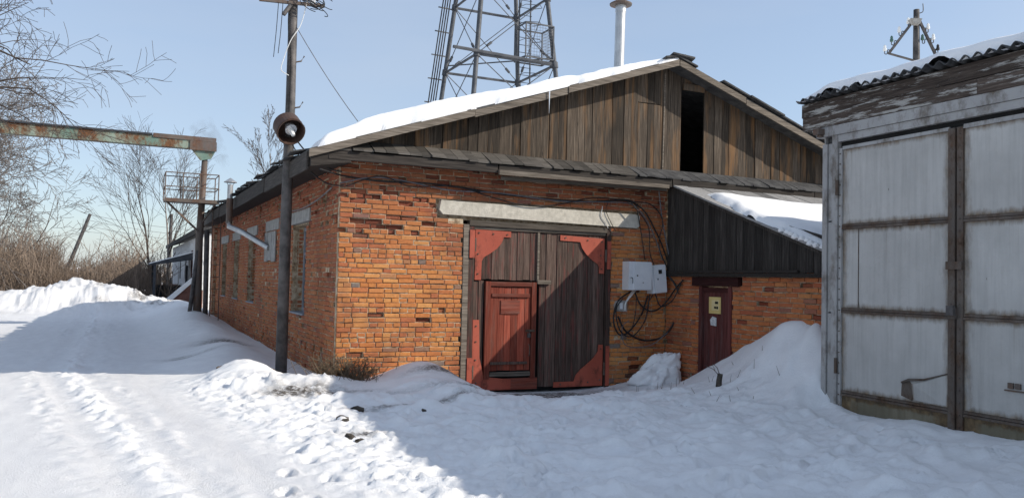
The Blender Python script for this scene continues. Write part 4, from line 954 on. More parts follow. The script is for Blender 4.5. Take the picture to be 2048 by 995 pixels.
P('bracket', 'rust', Gm, lambda m: (sbox(m, -0.05, 0.05, 3.69, 3.77, 0.05, 0.16), sbox(m, -0.04, 0.03, 3.66, 3.70, 0.05, 0.10)))
groof = part_empty('roof', Gm, tuple(shed(5, 4.2)))
def zroof(o): return 4.20 + 0.05 * o
mb = MB(); ns_ = 640
for row, o in enumerate((0.16, 0.03, -6.2)):
    for t in (0, 0.012):
        for k in range(ns_ + 1):
            s = -0.40 + (SL + 0.4) * k / ns_
            w = 0.028 * math.sin(s * 2 * math.pi / 0.155) + (0.012 * math.sin(s * 1.3) if row == 0 else 0)
            mb.v.append(tuple(shed(s, zroof(o) + w + t, o + (0.02 * math.sin(s * 5) if row == 0 else 0))))
n1_ = ns_ + 1
for row in range(2):
    for t in range(2):
        a = (row * 2 + t) * n1_; b = ((row + 1) * 2 + t) * n1_
        for k in range(ns_): mb.f.append((a + k, a + k + 1, b + k + 1, b + k))
for k in range(ns_): mb.f.append((k, k + 1, n1_ + k + 1, n1_ + k))
link_mesh('corrugated_sheets', mb, 'slate', groof, smooth=False, fixn=True)
mb = MB(); na, nb = 70, 150
for i in range(nb + 1):
    s = -0.36 + (SL + 0.36) * (i / nb) ** 1.3
    for j in range(na + 1):
        o = 0.13 - 6.2 * (j / na) ** 2.2
        e1 = min(max((s + 0.36) / 0.75, 0), 1); e2 = min(max((0.11 + 0.03 * math.sin(s * 4.1) + 0.02 * math.sin(s * 11) - o) / 0.42, 0), 1)
        th = (0.21 + 0.05 * float(fbm(np.array([s * 0.5]), np.array([o * 0.5]), 97, 2)[0])) * math.sqrt(1 - (1 - e1) ** 2) * (0.25 * min(1, e2 * 8) + 0.75 * math.sqrt(1 - (1 - e2) ** 2))
        mb.v.append(tuple(shed(s, zroof(o) + 0.025 + th - (0.03 if e2 <= 0 else 0), o)))
for i in range(nb):
    for j in range(na): mb.f.append((i * (na + 1) + j, i * (na + 1) + j + 1, (i + 1) * (na + 1) + j + 1, (i + 1) * (na + 1) + j))
link_mesh('roof_snow', mb, 'roofsnow', groof, smooth=True)

# ------------------------------------------------------------------ electrical gear on the front wall
def catmull(pts, n=8):
    pts = [V(*p) for p in pts]; pts = [2 * pts[0] - pts[1]] + pts + [2 * pts[-1] - pts[-2]]; out = []
    for i in range(1, len(pts) - 2):
        p0, p1, p2, p3 = pts[i - 1:i + 3]
        for k in range(n):
            t = k / n; out.append(0.5 * (2 * p1 + (p2 - p0) * t + (2 * p0 - 5 * p1 + 4 * p2 - p3) * t * t + (3 * p1 - p0 - 3 * p2 + p3) * t ** 3))
    return out + [pts[-2]]
def cable(name, px, y, r, mat, label, cat='cable', group=None):
    pts = [at(a, b, 1, y if not isinstance(y, (list, tuple)) else y[i]) for i, (a, b) in enumerate(px)]
    mb = MB(); mb.tube(catmull(pts), r, 6); o = link_mesh(name, mb, mat, None, smooth=True)
    return tag(o, label, cat, group)
cab = thing('meter_cabinet', 'larger light grey electrical cabinet mounted on brick right of the gate', 'cabinet', (8.4, 12.45, 1.5))
P('body', 'box', cab, lambda m: m.box(8.17, 8.64, 12.36, 12.575, 1.50, 2.01)); P('door', 'box', cab, lambda m: m.box(8.28, 8.645, 12.338, 12.358, 1.515, 2.0)); P('lock', 'black', cab, lambda m: m.tube([(8.335, 12.342, 1.76), (8.335, 12.33, 1.76)], 0.014, 10))
P('vent', 'black', cab, lambda m: m.box(8.45, 8.475, 12.334, 12.339, 1.63, 1.642)); P('cable_tail', 'black', cab, lambda m: m.tube(catmull([(8.2, 12.35, 1.72), (8.22, 12.33, 1.72), (8.235, 12.33, 1.69), (8.235, 12.33, 1.62)], 5), 0.006, 6))
cb2 = thing('fuse_cabinet', 'smaller tilted grey cabinet hanging beside the larger one', 'cabinet', (8.8, 12.45, 1.5))
t_ = 0.10
def tb(m, x0, x1, y0, y1, z0, z1):
    p = []
    for z in (z0, z1):
        for (x, y) in ((x0, y0), (x1, y0), (x1, y1), (x0, y1)):
            dx, dz = x - 8.68, z - 1.95; p.append((8.68 + dx * math.cos(t_) - dz * math.sin(t_) * -1 * -1, y, 1.95 + dx * math.sin(t_) + dz * math.cos(t_)))
    m.hexa(p)
P('body', 'box', cb2, lambda m: tb(m, 8.66, 8.965, 12.39, 12.575, 1.44, 1.95)); P('door', 'box', cb2, lambda m: tb(m, 8.70, 8.96, 12.37, 12.388, 1.455, 1.94)); P('meter_window', 'black', cb2, lambda m: tb(m, 8.80, 8.87, 12.362, 12.371, 1.79, 1.86)); P('lock', 'black', cb2, lambda m: tb(m, 8.765, 8.785, 12.362, 12.371, 1.68, 1.71))
mt = thing('electricity_meter', 'old round grey electricity meter hung below the cabinets by the gate post', 'meter', (8.1, 12.5, 1.2))
P('case', 'greycon', mt, lambda m: m.tube([(8.10, 12.575, 1.215), (8.10, 12.50, 1.215), (8.10, 12.475, 1.215)], [0.105, 0.105, 0.085], 18)); P('face', 'box', mt, lambda m: m.box(8.06, 8.12, 12.465, 12.474, 1.16, 1.27)); P('terminal_cover', 'greycon', mt, lambda m: m.box(8.14, 8.22, 12.48, 12.575, 1.11, 1.31))
cable('wall_cable', [(640, 338), (690, 352), (760, 362), (850, 366), (930, 376), (1010, 389), (1100, 398), (1180, 403), (1250, 401), (1285, 418), (1308, 455), (1328, 500), (1342, 548)], [12.1] + [12.53] * 12, 0.013, 'black', 'black cable running under the skirt and down past the cabinets')
cable('wall_cable', [(680, 366), (740, 355), (800, 360), (900, 380), (1000, 386), (1120, 402), (1210, 404), (1262, 408), (1290, 435), (1312, 480), (1325, 520)], 12.515, 0.010, 'wire', 'grey cable lying over the black one on the front wall')
cable('wall_cable', [(930, 376), (990, 396), (1060, 412), (1120, 408), (1180, 396), (1230, 398), (1268, 404), (1276, 430), (1283, 470), (1290, 520)], 12.505, 0.009, 'black', 'thin cable sagging across the concrete lintel above the gate')
cable('wall_cable', [(1205, 412), (1203, 432), (1212, 446), (1216, 456)], 12.52, 0.007, 'whitecable', 'short pale wire dangling over the lintel\'s right end')
cable('wall_cable', [(1218, 400), (1212, 420), (1222, 445), (1232, 462)], 12.515, 0.006, 'black', 'short black wire hanging over the lintel\'s right end')
cable('wall_cable', [(692, 372), (760, 352), (820, 372), (900, 372), (960, 384)], 12.5, 0.008, 'black', 'thin cable twisting over the bundle near the brick corner')
cable('wall_cable', [(1255, 403), (1300, 408), (1325, 440), (1318, 490), (1336, 540)], 12.44, 0.010, 'black', 'black cable bowing right before dropping beside the annex planks')
cable('wall_cable', [(1262, 404), (1296, 452), (1300, 505), (1316, 560), (1300, 600)], 12.40, 0.009, 'black', 'black cable passing behind the smaller cabinet')
cable('cable_loop', [(1300, 588), (1290, 640), (1264, 672), (1240, 660), (1232, 620), (1246, 596)], 12.44, 0.012, 'black', 'black cable circling from the smaller cabinet to the round meter')
cable('cable_loop', [(1310, 586), (1322, 612), (1345, 600), (1362, 566)], [12.45, 12.4, 12.2, 12.05], 0.012, 'black', 'short black cable from the smaller cabinet to the annex wall')
cable('cable_loop', [(1258, 640), (1244, 655), (1252, 690), (1300, 690), (1336, 664)], [12.46, 12.45, 12.45, 12.45, 12.3], 0.008, 'wire', 'lowest thin grey cable loop near the old snow lump')
cable('cable_loop', [(1262, 582), (1236, 602), (1227, 640), (1238, 668), (1258, 662), (1282, 630), (1296, 590)], 12.49, 0.015, 'black', 'black cable loop hanging around the round meter')
cable('cable_loop', [(1236, 632), (1252, 662), (1288, 680), (1326, 672), (1350, 640), (1360, 600), (1352, 572), (1338, 552)], [12.47] * 4 + [12.3, 12.2, 12.2, 12.3], 0.018, 'black', 'widest thick black cable loop below the cabinets')
cable('cable_loop', [(1270, 585), (1282, 610), (1305, 622), (1330, 606), (1352, 575), (1366, 560)], [12.46] * 4 + [12.2, 12.0], 0.015, 'black', 'black cable slung from the cabinets to the annex corner')
cable('cable_loop', [(1273, 590), (1271, 625), (1264, 655), (1252, 668)], 12.46, 0.008, 'black', 'thin black cable dropping straight below the larger cabinet')
for k in range(3): cable('meter_lead', [(1266 + k * 3, 580), (1258 + k * 2, 592), (1250 + k, 606), (1249 + k, 620)], 12.455 - 0.01 * k, 0.006, 'whitecable', ('leftmost', 'middle', 'rightmost')[k] + ' pale lead between larger cabinet and round meter', 'cable', 'pale meter leads')
cable('wall_cable', [(1345, 545), (1330, 470), (1322, 420), (1318, 380)], 12.45, 0.012, 'wire', 'grey conduit climbing the brick corner beside the dark annex planks')

# ------------------------------------------------------------------ utility pole with drum lamp
PX, PY = 2.42, 13.76
up = thing('utility_pole', 'tall dark pole standing against the brick side wall near the corner', 'pole', (PX, PY, gz(PX, PY)))
P('shaft', 'pole', up, lambda m: m.tube([(PX, PY, -0.4), (PX, PY, 2.6), (PX + 0.01, PY, 4.4), (PX, PY, 7.6)], [0.094, 0.088, 0.078, 0.066], 14), smooth=True)
P('strap_cable', 'black', up, lambda m: m.tube(catmull([(PX - 0.06, PY - 0.07, 7.2), (PX - 0.065, PY - 0.07, 6.0), (PX - 0.05, PY - 0.085, 5.0), (PX - 0.05, PY - 0.09, 4.2)], 5), 0.011, 6))
P('strap_cable', 'black', up, lambda m: m.tube(catmull([(PX - 0.03, PY - 0.075, 7.2), (PX - 0.08, PY - 0.07, 5.8), (PX - 0.02, PY - 0.085, 5.2), (PX - 0.02, PY - 0.09, 4.3)], 5), 0.009, 6))
P('loose_lead', 'whitecable', up, lambda m: m.tube(catmull([(PX + 0.22, PY - 0.1, 6.2), (PX + 0.12, PY - 0.1, 5.75), (PX - 0.04, PY - 0.11, 5.45), (PX - 0.15, PY - 0.1, 5.1), (PX - 0.17, PY - 0.1, 4.95), (PX - 0.05, PY - 0.1, 4.88)], 6), 0.007, 6))
for z in (5.12, 4.36): P('climbing_step', 'rust', up, lambda m: m.tube([(PX + 0.03, PY - 0.03, z), (PX + 0.15, PY - 0.06, z + 0.03), (PX + 0.20, PY - 0.06, z + 0.12)], 0.013, 6))
P('cross_arm', 'pole', up, lambda m: m.tube([(PX - 0.05, PY - 0.10, 6.05), (PX - 0.17, PY - 0.12, 5.86)], 0.035, 8)); P('insulator_arm', 'rust', up, lambda m: m.bar((PX - 0.55, PY - 0.08, 6.06), (PX + 0.5, PY - 0.08, 6.12), 0.05, 0.05))
for dx in (-0.42, -0.2, 0.3): P('insulator', 'porcelain', up, lambda m: m.lathe((PX + dx, PY - 0.08, 6.10), (0, 0, 1), [(0, 0.02), (0.03, 0.045), (0.08, 0.05), (0.13, 0.02)], 10))
rg = random.Random(4)
for k in range(9):
    c = (PX + 0.30 + rg.uniform(-0.12, 0.16), PY - 0.12, 6.12 + rg.uniform(-0.05, 0.12)); ra, rb = rg.uniform(0.12, 0.24), rg.uniform(0.08, 0.16); ph = rg.uniform(0, 3)
    P('wire_coil', 'black', up, lambda m: m.tube([(c[0] + ra * math.cos(t + ph), c[1] + 0.1 * math.sin(t * 1.3), c[2] + rb * math.sin(t)) for t in np.linspace(0, 5.2, 22)], 0.007, 5))
for dx in (-0.18, -0.25): P('hanging_wire', 'black', up, lambda m: m.tube(catmull([(PX + dx, PY - 0.1, 6.05), (PX + dx - 0.02, PY - 0.1, 5.6), (PX + dx - 0.05, PY - 0.1, 5.4 + dx)], 4), 0.006, 5))
lp = thing('drum_lamp', 'rusty round drum floodlight fixed to the dark pole', 'lamp', (2.36, 13.52, 3.98))
ax = V(0.14, -0.76, -0.52); ax /= np.linalg.norm(ax); lc = V(2.37, 13.50, 3.99)
P('drum', 'lamp', lp, lambda m: (m.tube([lc - ax * 0.14, lc - ax * 0.12, lc + ax * 0.15], [0.20, 0.222, 0.226], 28, False), m.tube([lc + ax * 0.15, lc - ax * 0.12], [0.212, 0.205], 28, False), m.tube([lc + ax * 0.1501, lc + ax * 0.1502], [0.226, 0.212], 28, False), m.tube([lc - ax * 0.141, lc - ax * 0.138], 0.2, 28)))
P('reflector', 'reflector', lp, lambda m: m.tube([lc - ax * 0.12 + V(0.02, 0, 0), lc - ax * 0.05 + V(0.025, 0, 0), lc + ax * 0.03 + V(0.03, 0, -0.01)], [0.05, 0.08, 0.095], 18))
P('bulb_holder', 'porcelain', lp, lambda m: m.tube([lc + ax * 0.02, lc + ax * 0.06 + V(0.03, 0, -0.03), lc + ax * 0.10 + V(0.05, 0, -0.07)], [0.06, 0.045, 0.03], 10)); P('rim_band', 'lamp', lp, lambda m: m.tube([lc + ax * 0.11, lc + ax * 0.14], 0.232, 28, False))
P('bracket', 'rust', lp, lambda m: (m.bar(lc - ax * 0.1 + V(0.05, 0.05, 0), (PX, PY - 0.08, 4.12), 0.04, 0.03), m.bar(lc + V(0.215, 0.03, 0.02), lc + V(0.26, 0.10, 0.03), 0.03, 0.03)))
def wire3(name, a, b, sag, r, mat, label, n=14):
    a, b = V(*a), V(*b); mb = MB()
    mb.tube([a + (b - a) * t - V(0, 0, sag * 4 * t * (1 - t)) for t in np.linspace(0, 1, n)], r, 5); o = link_mesh(name, mb, mat); return tag(o, label, 'wire')
wire3('guy_wire', (PX + 0.05, PY - 0.05, 5.72), at(716, 243, 1, 13.4), 0.05, 0.007, 'wire', 'thin grey wire from the dark pole down to the snowy roof')
wire3('lamp_wire', (2.5, 13.6, 3.85), (3.0, 12.45, 3.22), 0.12, 0.012, 'black', 'black cable from the drum lamp to the brick corner')
wire3('lamp_wire', (2.44, 13.66, 3.8), (3.05, 12.48, 3.02), 0.22, 0.010, 'black', 'second cable sagging lower below the drum lamp')
wire3('side_cable', (2.93, 17.5, 2.98), (2.96, 12.9, 3.02), 0.16, 0.012, 'wire', 'grey cable sagging along the top of the shaded side wall')

# ------------------------------------------------------------------ steel gantry over the road
gt = thing('pipe_gantry', 'rusty green steel portal beam spanning the snowy road', 'gantry', (2.1, 26, 0.3))
beam = P('beam', 'gantry', gt, lambda m: m.box(-9.6, 2.42, 25.85, 26.15, 5.28, 5.58))
P('top_flange', 'canopy', gt, lambda m: m.box(-9.6, 0.7, 25.80, 26.20, 5.584, 5.63)); P('end_sleeve', 'rust', gt, lambda m: m.box(0.72, 2.44, 25.82, 26.18, 5.52, 5.64)); P('end_plate', 'rust', gt, lambda m: m.box(1.72, 2.46, 25.815, 25.845, 5.24, 5.515))
P('gusset', 'gantry', gt, lambda m: m.prism([(1.75, 25.88, 5.277), (2.45, 25.88, 5.277), (2.32, 25.88, 5.02), (2.02, 25.88, 4.95)], (0, 0.02, 0)))
P('post', 'rust', gt, lambda m: m.tube([(2.10, 26, 0.0), (2.08, 26, 2.6), (2.16, 26, 5.2)], [0.13, 0.11, 0.085], 10), smooth=True)
P('post', 'pole', gt, lambda m: m.tube([(2.32, 25.9, 0.0), (2.28, 25.9, 2.9)], 0.075, 8), smooth=True); P('brace', 'pole', gt, lambda m: m.tube([(1.84, 25.9, 0.0), (2.05, 25.95, 2.3)], 0.06, 8), smooth=True)
P('post', 'rust', gt, lambda m: m.tube([(-9.3, 26, -0.2), (-9.3, 26, 5.28)], 0.12, 10), smooth=True)
P('platform', 'rust', gt, lambda m: (m.box(1.08, 2.52, 25.45, 26.5, 3.70, 3.75), m.box(1.06, 2.54, 25.42, 25.45, 3.66, 3.76)))
def rails(m):
    for z in (4.10, 4.50):
        for a, b in (((1.08, 25.45), (2.52, 25.45)), ((1.08, 26.5), (2.52, 26.5)), ((1.08, 25.45), (1.08, 26.5)), ((2.52, 25.45), (2.52, 26.5))): m.tube([(*a, z), (*b, z)], 0.016, 5)
    for x_ in (1.08, 1.55, 2.0, 2.52):
        for y_ in (25.45, 26.5): m.tube([(x_, y_, 3.75), (x_, y_, 4.5)], 0.016, 5)
P('railing', 'rust', gt, rails)
P('strut', 'rust', gt, lambda m: (m.bar((1.12, 25.6, 3.68), (2.05, 25.9, 2.85), 0.05, 0.05), m.bar((2.48, 25.6, 3.68), (2.12, 25.95, 3.1), 0.04, 0.04)))
lad = part_empty('ladder', gt, (2.5, 25.5, 0.4))
for x_ in (2.42, 2.66): P('ladder_rail', 'rust', lad, lambda m: m.tube([(x_, 25.7, 0.25), (x_ - 0.02, 25.7, 3.75)], 0.014, 5))
for k in range(9): P('rung', 'rust', lad, lambda m: m.tube([(2.42, 25.7, 0.45 + k * 0.36), (2.66, 25.7, 0.45 + k * 0.36)], 0.011, 5))

# ------------------------------------------------------------------ whitewashed building beyond, with its porch
HX, HY0, HY1 = 3.18, 38.0, 62.0
wh = thing('whitewashed_building', 'low whitewashed brick building beyond the far end of the workshop', 'building', (HX, HY0, 0))
hw = P('wall', 'whitewash', wh, lambda m: (m.box(HX + 0.085, HX + 0.40, HY0 + 0.10, HY1, -0.3, 3.35), m.box(HX + 0.085, 11.5, HY0 + 0.012, HY0 + 0.10, -0.3, 3.35)))
hb = BrickSet(); hh_ = [(58 - b, 58 - a, z0, z1) for a, b, z0, z1 in ((43.0, 44.4, 1.0, 2.75), (47.2, 48.6, 1.3, 2.6), (51.5, 52.9, 1.3, 2.6))]
hb.wall((HX, 58.0, 0), (0, -1, 0), (-1, 0, 0), 58 - HY0, 0.9, 3.25, hh_, seed=12); emit_bricks(hb, hw, 0, white='whitewash')
P('plinth', 'plinth', wh, lambda m: m.box(HX - 0.06, HX + 0.085, HY0, HY1, -0.3, 0.88))
P('door', 'doory', wh, lambda m: m.box(HX + 0.03, HX + 0.06, 43.02, 44.38, 1.0, 2.75))
for a in (47.2, 51.5): P('window', 'dark', wh, lambda m: m.box(HX + 0.05, HX + 0.08, a + 0.02, a + 1.38, 1.3, 2.6))
P('roof', 'slate', wh, lambda m: m.prism([(2.85, HY0 - 0.5, 3.36), (7.4, HY0 - 0.5, 4.9), (11.9, HY0 - 0.5, 3.36), (11.9, HY0 - 0.5, 3.5), (7.4, HY0 - 0.5, 5.04), (2.85, HY0 - 0.5, 3.5)], (0, HY1 - HY0 + 1, 0)))
P('gable', 'greyx', wh, lambda m: m.prism([(3.3, HY0 + 0.02, 3.36), (11.4, HY0 + 0.02, 3.36), (7.4, HY0 + 0.02, 4.85)], (0, 0.05, 0)))
P('eave_fascia', 'greyy', wh, lambda m: m.box(2.82, 2.85, HY0 - 0.5, HY1 + 0.5, 3.30, 3.52, 0.01))
pc = thing('entrance_porch', 'small dark canopy porch with snowy steps at the far whitewashed wall', 'porch', (2.2, 44, 0.1))
P('canopy', 'canopy', pc, lambda m: m.hexa([(1.26, 43.0, 1.96), (3.28, 43.0, 2.30), (3.28, 45.8, 2.30), (1.26, 45.8, 1.96), (1.26, 43.0, 2.04), (3.28, 43.0, 2.66), (3.28, 45.8, 2.66), (1.26, 45.8, 2.04)]))
P('canopy_snow', 'roofsnow', pc, lambda m: m.hexa([(1.28, 43.03, 2.048), (3.2, 43.03, 2.638), (3.2, 45.7, 2.638), (1.28, 45.7, 2.048), (1.30, 43.06, 2.09), (3.18, 43.06, 2.68), (3.18, 45.6, 2.68), (1.30, 45.6, 2.09)]))
for (x_, y_) in ((1.50, 43.1), (1.50, 45.6), (3.1, 45.6)): P('post', 'canopy', pc, lambda m: m.box(x_ - 0.055, x_ + 0.055, y_ - 0.055, y_ + 0.055, -0.2, 2.02))
P('side_panel', 'canopy', pc, lambda m: m.box(1.58, 3.2, 45.52, 45.57, 0.0, 1.0)); P('side_panel', 'canopy', pc, lambda m: m.box(1.47, 1.52, 43.2, 45.5, 0.0, 1.0))
P('stair_wall', 'plinth', pc, lambda m: m.prism([(1.92, 41.2, -0.2), (3.24, 41.2, -0.2), (3.24, 41.2, 1.35), (1.92, 41.2, 0.15)], (0, 0.3, 0)))
P('stair_snow', 'roofsnow', pc, lambda m: m.prism([(1.55, 41.1, 0.0), (1.88, 41.1, 0.05), (3.24, 41.1, 1.36), (3.24, 41.1, 1.58), (2.6, 41.1, 1.0), (1.85, 41.1, 0.30)], (0, 0.5, 0)))

# ------------------------------------------------------------------ lattice tower
TC = V(18.87, 42.1); hf = lambda z: 2.33 - 0.095 * (z - 13.5)
tw = thing('lattice_tower', 'tall grey steel lattice tower rising behind the snowy roof', 'tower', (TC[0], TC[1], 0))
def corner(i, z): sx, sy = ((-1, -1), (1, -1), (1, 1), (-1, 1))[i % 4]; return V(TC[0] + sx * hf(z), TC[1] + sy * hf(z), z)
LV = [0.0, 5.3, 9.6, 13.5, 17.25, 20.7, 24.0]
for i in range(4): P('leg', 'tower', tw, lambda m: m.tube([corner(i, z) for z in LV], 0.13, 10), smooth=True)
for k, z in enumerate(LV[1:]):
    for i in range(4):
        P('strut', 'tower', tw, lambda m: m.tube([corner(i, z), corner(i + 1, z)], 0.075, 6))
        z0 = LV[k]
        if z0 > 5:
            for a, b in ((corner(i, z0), corner(i + 1, z)), (corner(i + 1, z0), corner(i, z))):
                P('tie_rod', 'tower', tw, lambda m: (m.tube([a, b], 0.026, 5), m.tube([a + (b - a) * 0.14, a + (b - a) * 0.2], [0.075, 0.075], 6)))
        P('joint', 'tower', tw, lambda m: m.tube([corner(i, z - 0.16), corner(i, z + 0.16)], 0.19, 8))
P('mid_beam', 'tower', tw, lambda m: (m.tube([corner(0, 13.62) - V(1.6, 0.3, 0) * 0.9, corner(1, 13.55)], 0.085, 6), m.tube([corner(3, 13.9) + V(0, 0, 0), corner(1, 13.9)], 0.04, 5)))
cb3 = part_empty('cable_run', tw, corner(3, 12))
for k in range(4): P('feeder_cable', 'black', cb3, lambda m: m.tube([corner(3, z) + V(-0.35 - 0.14 * k, -0.05, 0) for z in LV[1:]], 0.038, 6))
for z in np.arange(9, 22, 1.35): P('cable_clamp', 'tower', cb3, lambda m: m.bar(corner(3, z) + V(0.1, -0.05, 0), corner(3, z) + V(-1.0, -0.05, 0.03), 0.06, 0.06))
ld = part_empty('caged_ladder', tw, corner(1, 12))
lx, ly = TC[0] + 1.15, TC[1] - 1.2
for dx in (-0.5, 0.3): P('ladder_rail', 'tower', ld, lambda m: m.tube([(lx + dx, ly, 5), (lx + dx * 0.8, ly + 0.2, 22)], 0.045, 6))
mb = MB()
for z in np.arange(8, 21, 0.42): mb.tube([(lx - 0.5, ly + 0.05, z), (lx + 0.3, ly + 0.05, z)], 0.02, 4)
link_mesh('rungs', mb, 'tower', ld)['kind'] = 'stuff'
for z in np.arange(9.2, 20, 0.95): P('cage_hoop', 'tower', ld, lambda m: m.tube([(lx - 0.5, ly, z), (lx - 0.4, ly - 0.6, z), (lx + 0.4, ly - 0.75, z + 0.03), (lx + 0.75, ly - 0.3, z + 0.05), (lx + 0.3, ly, z)], 0.022, 4))
cx0, cx1, cy0, cy1 = lx - 0.65, lx + 1.05, ly - 1.2, ly + 0.2
def cage(m):
    for z in (13.75, 15.6):
        for a, b in (((cx0, cy0), (cx1, cy0)), ((cx1, cy0), (cx1, cy1)), ((cx1, cy1), (cx0, cy1)), ((cx0, cy1), (cx0, cy0))): m.bar((*a, z), (*b, z), 0.07, 0.07)
    for a in ((cx0, cy0), (cx1, cy0), (cx1, cy1), (cx0, cy1)): m.bar((*a, 13.75), (*a, 15.6), 0.06, 0.06)
P('rest_platform', 'tower', tw, cage)
mb = MB()
for q in np.arange(0, 1.7, 0.17): mb.tube([(cx0 + q, cy0, 13.8), (cx0 + q, cy0, 15.6)], 0.009, 4); mb.tube([(cx1, cy0 + q * 0.82, 13.8), (cx1, cy0 + q * 0.82, 15.6)], 0.009, 4)
for z in np.arange(13.9, 15.6, 0.17): mb.tube([(cx0, cy0, z), (cx1, cy0, z), (cx1, cy1, z)], 0.009, 4)
link_mesh('wire_mesh', mb, 'wire', tw)['kind'] = 'stuff'

# ------------------------------------------------------------------ insulator pole behind the garage
ip = thing('insulator_pole', 'dark wooden pole with angled arms of insulators above the garage roof', 'pole', (18.95, 15.1, 0))
bx, by = 18.95, 15.1
Rt = r_ / np.linalg.norm(r_[:2]); rt = V(Rt[0], Rt[1], 0)
pb = V(bx, by, 0); top = 9.08
P('shaft', 'pole', ip, lambda m: m.tube([(bx, by, -0.2), (bx, by, 8.2), (bx, by, top)], [0.13, 0.085, 0.075], 12), smooth=True)
def ipt(a, z, out=0.0): return pb + rt * a + V(0, 0, z) + V(-0.5, -0.8, 0) * out
P('arm', 'pole', ip, lambda m: m.bar(ipt(-0.03, 8.86, 0.06), ipt(-0.76, 7.86, 0.06), 0.06, 0.06)); P('arm', 'pole', ip, lambda m: m.bar(ipt(0.04, 8.80, 0.06), ipt(0.56, 7.72, 0.06), 0.06, 0.06)); P('tie', 'pole', ip, lambda m: m.bar(ipt(-0.76, 7.87, 0.06), ipt(-0.03, 7.68, 0.06), 0.045, 0.045))
P('lightning_hook', 'pole', ip, lambda m: m.tube(catmull([ipt(0.05, 8.98), ipt(0.16, 9.02), ipt(0.18, 9.1), ipt(0.17, 9.25)], 4), 0.012, 6))
for (a, z, dx, mt_) in ((-0.14, 8.70, -0.10, 'porcelain'), (-0.33, 8.46, -0.15, 'porcelain'), (-0.52, 8.2, -0.16, 'greenglass'), (-0.70, 7.95, -0.16, 'porcelain'), (0.16, 8.56, 0.13, 'porcelain'), (0.29, 8.28, 0.14, 'porcelain'), (0.28, 8.26, -0.14, 'greenglass'), (0.42, 8.0, 0.13, 'black')):
    P('hook', 'pole', ip, lambda m: m.tube(catmull([ipt(a, z, 0.06), ipt(a + dx * 0.5, z + 0.01, 0.06), ipt(a + dx * 0.6, z - 0.09, 0.06), ipt(a + dx, z - 0.09, 0.06), ipt(a + dx, z, 0.06)], 4), 0.012, 6))
    P('insulator', mt_, ip, lambda m: m.lathe(ipt(a + dx, z - 0.02, 0.06), (0, 0, 1), [(0, 0.03), (0.01, 0.045), (0.07, 0.045), (0.08, 0.032), (0.13, 0.036), (0.165, 0.012)], 10))
P('tray', 'greycon', ip, lambda m: m.hexa([ipt(-0.16, 8.62, 0.3), ipt(0.0, 8.62, 0.3), ipt(0.0, 8.62, 0.1), ipt(-0.16, 8.62, 0.1), ipt(-0.27, 8.74, 0.36), ipt(0.03, 8.74, 0.36), ipt(0.03, 8.74, 0.1), ipt(-0.27, 8.74, 0.1)]))
wire3('service_wire', (15.4, 14.0, 5.0), (22, 12.5, 5.1), 0.1, 0.012, 'wire', 'thin wire crossing behind the garage roof at the gable\'s right edge')

# ------------------------------------------------------------------ bare trees
def grow_tree(base, height, r0, seed, lean=(0, 0), spread=0.9, levels=4, kids=(7, 6, 5, 4), droop=0.0, first=0.25, bias=(0, 0, 0), wig=0.10, rmin=0.006, updir=0.5, twig_len=0.55):
    """trunk and limb segments: returns (trunk MB, crown MB)"""
    rg = np.random.RandomState(seed); trunk, crown = MB(), Sticks(); bias = V(*bias)
    def axis(p, d, L, r, nseg, lvl):
        pts, rad = [p], [r]; d = d / np.linalg.norm(d)
        for k in range(nseg):
            d = d + rg.normal(0, wig, 3) + V(0, 0, (updir * 0.06 if lvl < 2 else 0.0) - droop * 0.07 * (lvl > 0) * (k / nseg + 0.3)); d /= np.linalg.norm(d)
            p = p + d * L / nseg; pts.append(p); rad.append(max(r * (1 - 0.85 * (k + 1) / nseg), rmin))
        return pts, rad
    def branch(p, d, L, r, lvl):
        nseg = (7, 6, 5, 4, 3)[min(lvl, 4)]
        pts, rad = axis(p, d, L, r, nseg, lvl)
        (trunk if lvl == 0 else crown).tube(pts, rad, 8 if lvl == 0 else (5 if lvl == 1 else 3), False)
        if lvl >= levels: return
        nk = kids[min(lvl, len(kids) - 1)]
        for q in range(nk):
            t = first + (1 - first) * (q + rg.rand()) / nk if lvl == 0 else 0.15 + 0.85 * (q + rg.rand()) / nk
            f = min(t * nseg, nseg - 1e-3); i = int(f); pp = pts[i] + (pts[i + 1] - pts[i]) * (f - i)
            td = pts[i + 1] - pts[i]; td /= np.linalg.norm(td)
            rv = rg.normal(0, 1, 3); rv -= td * np.dot(rv, td); rv /= np.linalg.norm(rv) + 1e-9
            nd = td * (1 - 0.35 * spread) + rv * spread * rg.uniform(0.6, 1.1) + bias * (0.7 if lvl < 2 else 0.25)
            ll = L * (twig_len + 0.2 * rg.rand()) * (1.0 - 0.45 * t) * (1.15 if lvl == 0 else 1)
            branch(pp, nd, ll, max(rad[i] * 0.55, rmin), lvl + 1)
    branch(V(*base), V(lean[0], lean[1], 1), height, r0, 0)
    return trunk, crown
def tree(name, label, base, height, r0, seed, bark='bark', twig='twig', group=None, **kw):
    t = thing(name, label, 'tree', base, group)
    tr, cr = grow_tree(base, height, r0, seed, **kw)
    link_mesh('trunk', tr, bark, t, smooth=True); cr.link('crown', twig, t); return t
tree('roadside_tree', 'large bare tree reaching drooping branches over the road from the left', (-7.6, 20.5, -0.1), 12.5, 0.30, 41, spread=1.0, levels=4, kids=(27, 9, 7, 5), droop=1.25, first=0.22, bias=(0.50, 0.0, 0.0), wig=0.13, rmin=0.006, twig_len=0.50)
tree('slender_tree', 'slender bare tree leaning left behind the porch', (1.75, 52, 0.2), 7.0, 0.085, 43, 'bark', 'twig', lean=(-0.14, 0), spread=0.5, levels=3, kids=(11, 6, 4), wig=0.07, rmin=0.007, first=0.2)
